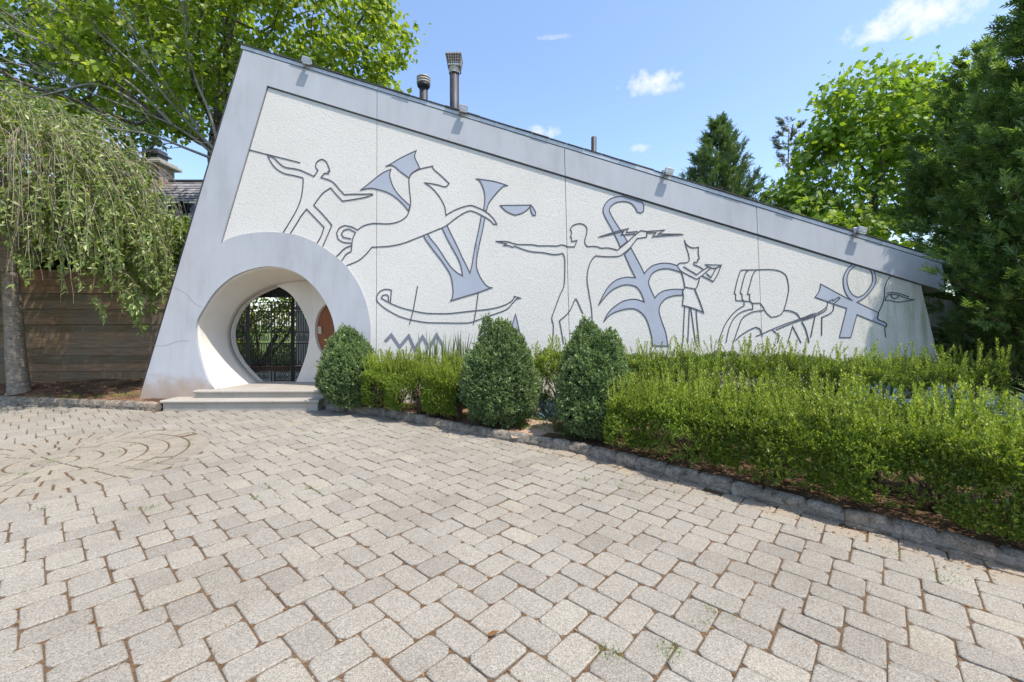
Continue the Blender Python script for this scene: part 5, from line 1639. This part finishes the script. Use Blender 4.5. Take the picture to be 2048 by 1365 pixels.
def hedge(name, label, path, width, height, n, mat, ln, seed, group=None, sprig=hedge_sprig, ragged=1.0, low=.2, trunks=6, fresh=1.0):
    r = np.random.default_rng(seed)
    P = np.array(catmull(path, 10)); T = np.gradient(P, axis=0); T = unit(T); N = np.stack([-T[:, 1], T[:, 0]], 1)
    s = np.concatenate([[0], np.cumsum(np.linalg.norm(np.diff(P, axis=0), axis=1))])
    m = len(P) // 2
    zb = bz(P[m, 0], P[m, 1])
    root = empty(name, (P[m, 0], P[m, 1], zb)); tag(root, label, 'hedge' if 'hedge' in name else 'shrub', group)
    lump = sines(seed, 2.6); lump2 = sines(seed + 1, 8.0)
    hw = width / 2
    def samp(n, dep, top_only=False):
        t = r.uniform(-.03, 1.03, n) * s[-1]
        tt = np.clip(t, 0, s[-1])
        c = np.stack([np.interp(tt, s, P[:, 0]), np.interp(tt, s, P[:, 1])], 1); nn = unit(np.stack([np.interp(tt, s, N[:, 0]), np.interp(tt, s, N[:, 1])], 1))
        dirv = np.stack([nn[:, 1], -nn[:, 0]], 1)
        th = r.uniform(-.42, PI + .42, n) if not top_only else r.uniform(PI * .2, PI * .8, n)
        cs, sn = np.cos(th), np.sin(th)
        e = .62
        u = np.sign(cs) * np.abs(cs) ** e; v = np.sign(sn) * np.abs(sn) ** e
        if not top_only:      # the flanks
            fl = r.random(n) < .30
            v = np.where(fl, r.uniform(-.55, .72, n), v); u = np.where(fl, np.where(r.random(n) < .62, -1, 1) * (1 - .14 * v * v), u)
        endf = np.sqrt(np.clip(1 - np.clip(np.maximum(-t, t - s[-1]) + .28, 0, .30) ** 2 / .09 * .6, .1, 1))
        q3 = np.concatenate([c, np.zeros((n, 1))], 1)
        f = (1 + .20 * lump(q3 * 1.0 + np.stack([0 * u, 0 * u, u * 1.2 + v], 1)) + .09 * lump2(q3 + np.stack([u, 0 * u, v], 1) * .5)) * endf
        f = f * (1 + .13 * np.sin(2 * PI * (t / .66 + .13 * np.sin(t * 3.1))) * (1 - .5 * (v > .3)))      # one mound for each plant
        f = f * (1 - np.abs(r.normal(0, dep, n)))
        mid = height * .52
        z = np.where(v > 0, mid + v * (height - mid) * f, mid + v * (mid - .03) * 1.35)
        X = c + nn * (u * hw * f)[:, None] * np.where(v > 0, 1, 1 + v * .25)[:, None]
        zz = z + bed_right(X[:, 0], X[:, 1])
        pos = np.concatenate([X, zz[:, None]], 1)
        nor = np.concatenate([nn * u[:, None], v[:, None]], 1)
        kp = z > .06 + .10 * r.random(n)
        under = z < height * (.55 + .18 * np.sin(t * 2.3 + 1))
        bare = lump2(np.stack([t * 1.1, 0 * t, z * .5], 1)) > -.05
        kp[under] &= r.random(under.sum()) < np.where(bare[under], low * .30, low + .15)
        return pos[kp], unit(nor[kp])
    parts = []; young = []
    p, nr = samp(n, .06)
    ax = unit(nr * .5 + np.array([0, 0, .7]) + r.normal(0, .42, nr.shape))
    L = r.uniform(.7, 1.35, len(p)) * ln
    hz = p[:, 2] - bed_right(p[:, 0], p[:, 1])
    yg = r.random(len(p)) < np.clip((hz / height - .55) * 1.7, .06, .86) * (.55 + .6 * (lump(p * .8) > -.35)) * fresh
    parts.append(shoots(sprig, p[~yg], ax[~yg], L[~yg])); young.append(shoots(sprig, p[yg], ax[yg], L[yg]))
    p, nr = samp(int(n * .28), .24)
    parts.append(shoots(sprig, p, unit(nr * .4 + r.normal(0, .7, nr.shape) + np.array([0, 0, .2])), r.uniform(.9, 1.5, len(p)) * ln))
    p, nr = samp(int(n * .034 * ragged), .01, True)
    ax = unit(np.array([0, 0, 1.0]) + r.normal(0, .2, nr.shape))
    L = r.uniform(1.2, 2.8, len(p)) * ln
    for k in range(2):
        young.append(shoots(long_sprig, p + ax * (L * (.25 + .8 * k))[:, None], ax, L))
    V, F = join(parts); veg('foliage', V, F, mat, root)
    V, F = join(young); veg('new_growth', V, F, 'hedge_shoot', root)
    for k in range(trunks):
        mb = MB()
        t = (k + r.uniform(.3, .7)) / trunks * s[-1]
        b = np.array([np.interp(t, s, P[:, 0]), np.interp(t, s, P[:, 1])]) + r.normal(0, .04, 2)
        zz = bz(*b)
        for j in range(9):
            e = np.array([b[0] + r.normal(0, .15), b[1] + r.normal(0, .13), zz + height * r.uniform(.4, .85)])
            m0 = np.array([b[0], b[1], zz]); q = m0 + (e - m0) * np.array([.35, .35, .45]) + r.normal(0, .03, 3)
            mb.tube([m0 + np.array([r.normal(0, .015), r.normal(0, .015), -.05]), q, e], [.022, .014, .005], 5)
            for _ in range(2):
                f_ = e + r.normal(0, .09, 3); mb.tube([q + (e - q) * r.random(), f_], [.006, .003], 4, cap=False)
        mb.build('stem', M['hedge_wood'], root, True)
hedge('box_hedge', 'long bright yellow-green hedge in the foreground along the kerb', [(1.22, 4.72), (1.69, 4.33), (2.17, 3.90), (2.66, 3.46), (3.08, 3.06), (3.6, 2.6), (4.1, 2.06), (4.5, 1.5)], 1.0, .62, 20000, 'hedge_leaf', .070, 81, ragged=1.1, low=.75, trunks=10, fresh=.85)
hedge('box_hedge', 'straight clipped hedge along the foot of the mural wall', [(.35, 6.12), (1.5, 6.12), (2.8, 6.1), (4.2, 6.05), (5.6, 6.0), (6.7, 5.95)], .85, .84, 11500, 'back_hedge_leaf', .078, 82, ragged=.7, low=.6, trunks=8, fresh=.45)
hedge('small_shrub', 'rounded yellow-green shrub right beside the boxwood at the steps', [(-2.10, 6.34), (-1.70, 6.20), (-1.26, 5.98)], .74, .70, 5200, 'hedge_leaf', .060, 83, group='low yellow-green shrubs behind the kerb', ragged=1.4, low=.95, trunks=3)
hedge('small_shrub', 'yellow-green shrub in front of the spiky yucca, touching the pointed boxwood', [(-1.12, 5.92), (-.88, 5.80), (-.68, 5.70)], .66, .66, 4200, 'hedge_leaf', .060, 84, group='low yellow-green shrubs behind the kerb', ragged=1.4, low=.95, trunks=3)
# yucca
def yucca():
    c = np.array([-.98, 6.32, bz(-.98, 6.32)])
    root = empty('yucca', tuple(c)); tag(root, 'spiky yucca with sword leaves standing before the zigzag sign', 'plant')
    r = random.Random(3)
    for hx in (-.22, .02, .25):
        for k in range(24):
            a = r.uniform(0, 2 * PI); tilt = abs(r.gauss(.12, .22)) + (.5 if k % 6 == 0 else 0)
            L = r.uniform(.55, .82); w = r.uniform(.016, .026)
            base = c + np.array([hx + r.gauss(0, .04), r.gauss(0, .06), .40])
            d = np.array([math.cos(a) * math.sin(tilt), math.sin(a) * math.sin(tilt), math.cos(tilt)])
            sd = np.array([-math.sin(a), math.cos(a), 0]); V = []
            for i in range(5):
                t = i / 4
                p = base + d * L * t + np.array([math.cos(a), math.sin(a), -.4]) * .12 * t * t * tilt
                ww = w * (1 - t ** 1.8) + .001
                V += [p - sd * ww, p + np.array([-math.cos(a), -math.sin(a), 0]) * ww * .35 * -1, p + sd * ww]
            F = []
            for i in range(4):
                for j in range(2): F.append((i * 3 + j, i * 3 + j + 1, (i + 1) * 3 + j + 1, (i + 1) * 3 + j))
            MB().add(V, F).build('leaf', M['yucca_leaf'], root, True)
    MB().tube([c + np.array([-.22, 0, -.05]), c + np.array([-.2, 0, .42])], .05, 7).build('stem', M['hedge_wood'], root)
    MB().tube([c + np.array([.2, 0, -.05]), c + np.array([.22, 0, .42])], .05, 7).build('stem', M['hedge_wood'], root)
yucca()
# two fallen yucca leaves over the kerb
for k, (pp, lab) in enumerate((([(852, 806), (857, 822), (851, 846)], 'green strap leaf hanging over the kerb onto the pavers'), ([(796, 818), (806, 815), (814, 812)], 'dry strap leaf lying on the soil behind the kerb'))):
    P3 = [ong(x, y, z) for (x, y), z in zip(pp, (.19, .13, .01) if k == 0 else (.13, .14, .13))]
    P3 = catmull(P3, 4); V = []
    for i, p in enumerate(P3):
        w = .028 * (1 - abs(i / (len(P3) - 1) - .35) * 1.2) + .003
        V += [p + np.array([-w, 0, .004]), p + np.array([0, 0, -.004]), p + np.array([w, 0, .004])]
    F = [(i * 3 + j, i * 3 + j + 1, (i + 1) * 3 + j + 1, (i + 1) * 3 + j) for i in range(len(P3) - 1) for j in range(2)]
    o = MB().add(V, F).build('fallen_leaf', M['yucca_leaf'], None, True); tag(o, lab, 'leaf', 'fallen strap leaves')
# blue juniper
def juniper(label, blobs, n, seed):
    r = np.random.default_rng(seed); b0 = blobs[0]
    root = empty('juniper', (b0[0], b0[1], bz(b0[0], b0[1]))); tag(root, label, 'shrub', 'blue-grey creeping junipers')
    parts = []
    for b in blobs:
        k = n // len(blobs)
        d = unit(r.normal(0, 1, (k, 3))); d[:, 2] = np.abs(d[:, 2])
        p = np.array([b[0], b[1], bz(b[0], b[1])]) + d * np.array(b[2:5]) * r.uniform(.5, 1, (k, 1))
        parts.append(scatter(*frond_t(8, seed, .07), p, frames(unit(d + r.normal(0, .4, d.shape) + np.array([0, 0, .3]))), r.uniform(.07, .13, k)))
    V, F = join(parts); veg('foliage', V, F, 'juniper_leaf', root)
    MB().tube([(b0[0], b0[1], bz(b0[0], b0[1]) - .05), (b0[0] + .05, b0[1], bz(b0[0], b0[1]) + .1)], .02, 5).build('stem', M['hedge_wood'], root)
juniper('small blue-grey juniper between the two boxwood bushes', [(.40, 5.82, .2, .16, .3), (.55, 5.72, .14, .14, .22)], 420, 91)
juniper('creeping blue-grey juniper between the front and back hedges', [(4.2, 4.9, .5, .4, .62), (4.9, 4.7, .55, .4, .62), (5.6, 4.6, .5, .4, .55)], 1300, 92)

# ================================================================== GROUND COVER AND LITTER
blade = (np.array([(-.05, 0, 0), (.05, 0, 0), (.06, .12, .55), (0, .42, 1.0), (-.04, .12, .55)]), np.array([(0, 1, 2), (0, 2, 4), (4, 2, 3)]))
def tufts(name, spots, mat, hgt, label=None):
    pos, sc = [], []
    r = np.random.default_rng(13)
    for (x, y, z, n, sp) in spots:
        q = r.normal(0, 1, (n, 2)) * sp
        pos.append(np.stack([x + q[:, 0], y + q[:, 1], np.full(n, z)], 1)); sc.append(r.uniform(.5, 1.2, n) * hgt)
    pos = np.concatenate(pos); sc = np.concatenate(sc)
    ax = unit(r.normal(0, .5, pos.shape) + np.array([0, 0, 1.0]))
    V, F = scatter(*blade, pos, frames(ax), sc)
    o = link(name, np_mesh(name, V, F), M[mat]); tag(o, label, 'grass', kind='stuff')
    return o
weeds = []
for (x, y, n) in [(95, 925, 18), (45, 948, 12), (15, 949, 8), (160, 940, 10), (380, 882, 16), (378, 892, 14), (305, 888, 8), (265, 890, 6), (230, 905, 14), (320, 925, 10), (275, 940, 8), (84, 1019, 10), (135, 1010, 8), (305, 1016, 16), (272, 1018, 6), (610, 863, 14), (620, 874, 8), (638, 868, 8), (545, 882, 6), (695, 860, 8), (508, 996, 12), (536, 973, 14), (620, 976, 18), (635, 986, 16), (565, 1000, 8), (730, 970, 10), (1170, 960, 26), (1030, 925, 22), (1060, 930, 10), (1090, 932, 12), (1240, 972, 12), (1270, 985, 10), (1290, 970, 10), (1210, 1305, 20), (1225, 1312, 14), (1335, 1298, 22), (1345, 1310, 14), (1422, 1222, 14), (1408, 1250, 10), (1785, 1108, 20), (1900, 1162, 26), (1355, 985, 10), (440, 835, 5), (430, 838, 5), (1080, 905, 14), (990, 890, 10)]:
    p = ong(x, y); weeds.append((p[0], p[1], p[2] - .004, n * 2, .020 + .0016 * n / 3))
tufts('joint_weeds', weeds, 'grass_blade', .027, 'small green weeds growing in the joints of the driveway')
r_ = np.random.default_rng(55); sp = []
for k in range(110):
    x = r_.uniform(.05, 1.0); y = r_.uniform(4.95, 6.2)
    if y > kerb_y(x) + .35: sp.append((x, y, bz(x, y), 16, .05))
for k in range(240):
    x = r_.uniform(1.2, 6.0); y = r_.uniform(3.0, 5.6)
    if y > kerb_y(x) + 1.1: sp.append((x, y, bz(x, y), 14, .08))
for k in range(60):
    t = r_.uniform(0, 1); i = int(t * (len(KP) * .72)); p = KP[i]
    sp.append((p[0] + .17 * r_.uniform(.8, 2), p[1] + .2 * r_.uniform(.8, 2), bz(p[0] + .2, p[1] + .25), 8, .035))
for (x, y, n) in [(330, 790, 30), (300, 792, 40), (270, 797, 40), (245, 795, 30), (210, 778, 26), (150, 787, 24), (165, 782, 24), (85, 785, 14), (345, 790, 30), (360, 790, 20), (260, 787, 20)]:
    p = at(x, y, 7.0); sp.append((p[0], p[1] - .1, bed_left_z(p[0], p[1] - .1), n, .055))
tufts('bed_grass', sp, 'grass_blade', .055, 'patches of low grass and weeds on the planting beds')
# fallen leaves and straw
def litter(name, pos, mat, size, tpl, label):
    ax = unit(np.stack([rng.normal(0, 1, len(pos)), rng.normal(0, 1, len(pos)), rng.normal(0, .18, len(pos))], 1))
    nr = unit(rng.normal(0, .25, (len(pos), 3)) + np.array([0, 0, 1])); x = unit(np.cross(nr, ax))
    V, F = scatter(tpl[0], tpl[1], pos, np.stack([x, np.cross(ax, x), ax], -1), rng.uniform(.5, 1.3, len(pos)) * size)
    o = link(name, np_mesh(name, V, F), M[mat]); tag(o, label, 'litter', kind='stuff')
P = []
for k in range(5200):
    x, y = r_.uniform(-2.8, 6.0), r_.uniform(1.5, 6.4)
    e = y - float(kerb_y(x))
    if .1 < e < 2.6: P.append((x, y, bz(x, y) + .008))
for k in range(1800):
    x, y = r_.uniform(-11, -5.6), r_.uniform(6.4, 7.9)
    e = y - float(kerb_y(x))
    if e > .1: P.append((x, y, bed_left_z(x, y) + .008))
litter('fallen_leaves', np.array(P), 'dry_litter', .035, leaf_t(1, .45, .1, -.05), 'brown fallen leaves and mulch on the planting beds')
P = []
for k in range(420):
    i = int(r_.integers(4, int(len(KP) * .75))); p = KP[i]; T_ = KP[i + 1] - KP[i - 1]; T_ /= np.hypot(*T_)
    e = abs(r_.normal(0, .13)) + .02; q = p + np.array([T_[1], -T_[0]]) * e + T_ * r_.uniform(-.1, .1)
    P.append((q[0], q[1], float(zg(q[0])) + .006))
litter('kerb_litter', np.array(P), 'dry_litter', .022, leaf_t(1, .45, .1, -.05), 'crumbs of dead leaves along the foot of the kerb')
P = []
cc = [c for c in cells if c[1] < 6.3]
for k in range(9500):
    c = cc[int(r_.integers(0, len(cc)))] ; kind = c[2]
    a = BX + (PI / 2 if kind else 0); u, v = (r_.uniform(-.5, .5) * LB, r_.choice([-.5, .5]) * WB) if r_.random() < .65 else (r_.choice([-.5, .5]) * LB, r_.uniform(-.5, .5) * WB)
    x = c[0] + u * math.cos(a) - v * math.sin(a); y = c[1] + u * math.sin(a) + v * math.cos(a)
    P.append((x, y, float(zg(x)) - .0035))
litter('joint_litter', np.array(P), 'dry_litter', .017, leaf_t(1, .35, .1, -.05), 'rusty crumbs of leaves caught in the paver joints')
P = np.array(P)[r_.choice(len(P), 1500, False)] + np.array([0, 0, .004])
litter('straw', P, 'straw', .055, leaf_t(1, .035, .04, .06), 'dry straw stalks caught in the paver joints')
o = MB().add(*[[tuple(ong(984, 1268, .006) + np.array(q)) for q in ((-.028, -.012, 0), (.0, .004, .012), (.034, .014, .004), (.004, -.012, .002))], [(0, 1, 2, 3)]]).build('dead_leaf', M['dry_litter'])
tag(o, 'single orange dead leaf lying on a foreground paver', 'leaf')

# ================================================================== NEIGHBOURING HOUSE
nh = empty('neighbour_house', (-17, 22, 0)); tag(nh, 'stone-chimneyed slate-roofed house glimpsed between the cherry and the maple', 'house')
YN = 20.0
cx = at(311, 340, YN)
ck = MB().box((cx[0], YN, 5.0), (1.05, .9, 10.2 - 2.3)).build('chimney', M['field_stone'], nh)
zt = 5.0 + (10.2 - 2.3) / 2
zt = at(311, 336, YN)[2]
ck.data.transform(Matrix.Translation((0, 0, zt - (5.0 + 3.95))))
MB().box((cx[0], YN, zt + .07), (1.5, 1.3, .16), bev=.03).build('chimney_cap', M['cap_stone'], ck)
MB().box((cx[0], YN, zt + .20), (1.25, 1.1, .12), bev=.02).build('chimney_cap', M['cap_stone'], ck)
for sx in (-.32, .32):
    MB().box((cx[0] + sx, YN, zt + .4), (.07, .6, .3)).build('cowl_leg', M['copper_dark'], ck)
MB().box((cx[0], YN, zt + .36), (.6, .5, .24)).build('chimney_pot', M['copper_dark'], ck)
MB().box((cx[0], YN, zt + .56), (.95, .8, .06)).build('cowl', M['copper_dark'], ck)
MB().box((cx[0], YN, zt + .70), (.7, .6, .2), bev=.04).build('cowl', M['copper_dark'], ck)
r0, r1 = at(333, 362, YN), at(420, 378, YN)          # ridge
e0, e1 = at(333, 405, YN - 1.6), at(420, 420, YN - 1.6)   # eave
zr, ze = r0[2], e0[2] - .25
rows = 9; rfr = random.Random(2)
xl, xr = cx[0] - 3.5, cx[0] + 5.5
rf = MB().prism([(xl, YN + .2, zr), (xr, YN + .2, zr), (xr, YN - 2.2, ze - .6), (xl, YN - 2.2, ze - .6)], (0, 0, -.1)).build('roof', M['slate'], nh)
MB().prism([(xl, YN + .2, zr), (xr, YN + .2, zr), (xr, YN + 2.8, ze - .6), (xl, YN + 2.8, ze - .6)], (0, 0, -.1)).build('roof', M['slate'], nh)
mb = MB(); sl_ = Vector((0, -2.4, ze - .6 - zr)); nl = sl_.normalized(); nn_ = Vector((0, nl.z, -nl.y)) * -1
if nn_.z < 0: nn_ = -nn_
for k in range(14):
    x = xl
    while x < xr:
        w = rfr.uniform(.22, .32)
        a = Vector((x, YN + .2, zr)) + sl_ * (k / 14) + nn_ * .02; b = Vector((x + w - .012, YN + .2, zr)) + sl_ * (k / 14) + nn_ * .02
        mb.prism([a, b, b + sl_ / 14 * 1.05 + nn_ * .03, a + sl_ / 14 * 1.05 + nn_ * .03], nn_ * .015)
        x += w
tag(mb.build('slates', M['slate'], rf), kind='stuff')
MB().box(((xl + xr) / 2, YN + .2, zr + .03), (xr - xl, .3, .09)).build('ridge_cap', M['copper_dark'], rf)
zw = ze - .75
mb = MB()
for k in range(24):
    mb.prism([(xl + .3, YN - 1.9, zw - k * .28), (xr - .3, YN - 1.9, zw - k * .28), (xr - .3, YN - 1.93, zw - k * .28 - .27), (xl + .3, YN - 1.93, zw - k * .28 - .27)], (0, .1, 0))
mb.build('wall', M['siding'], nh)
MB().box(((xl + xr) / 2, YN - 2.1, ze - .72), (xr - xl, .35, .1)).build('eave_trim', M['white_trim'], nh)
for px_ in (378, 352):
    w_ = at(px_, 428, YN - 1.95)
    wf = MB().box((w_[0], YN - 1.97, w_[2]), (.7, .06, 1.0)).build('window', M['white_trim'], nh)
    MB().box((w_[0], YN - 2.0, w_[2]), (.56, .03, .86)).build('pane', M['window_glass'], wf)
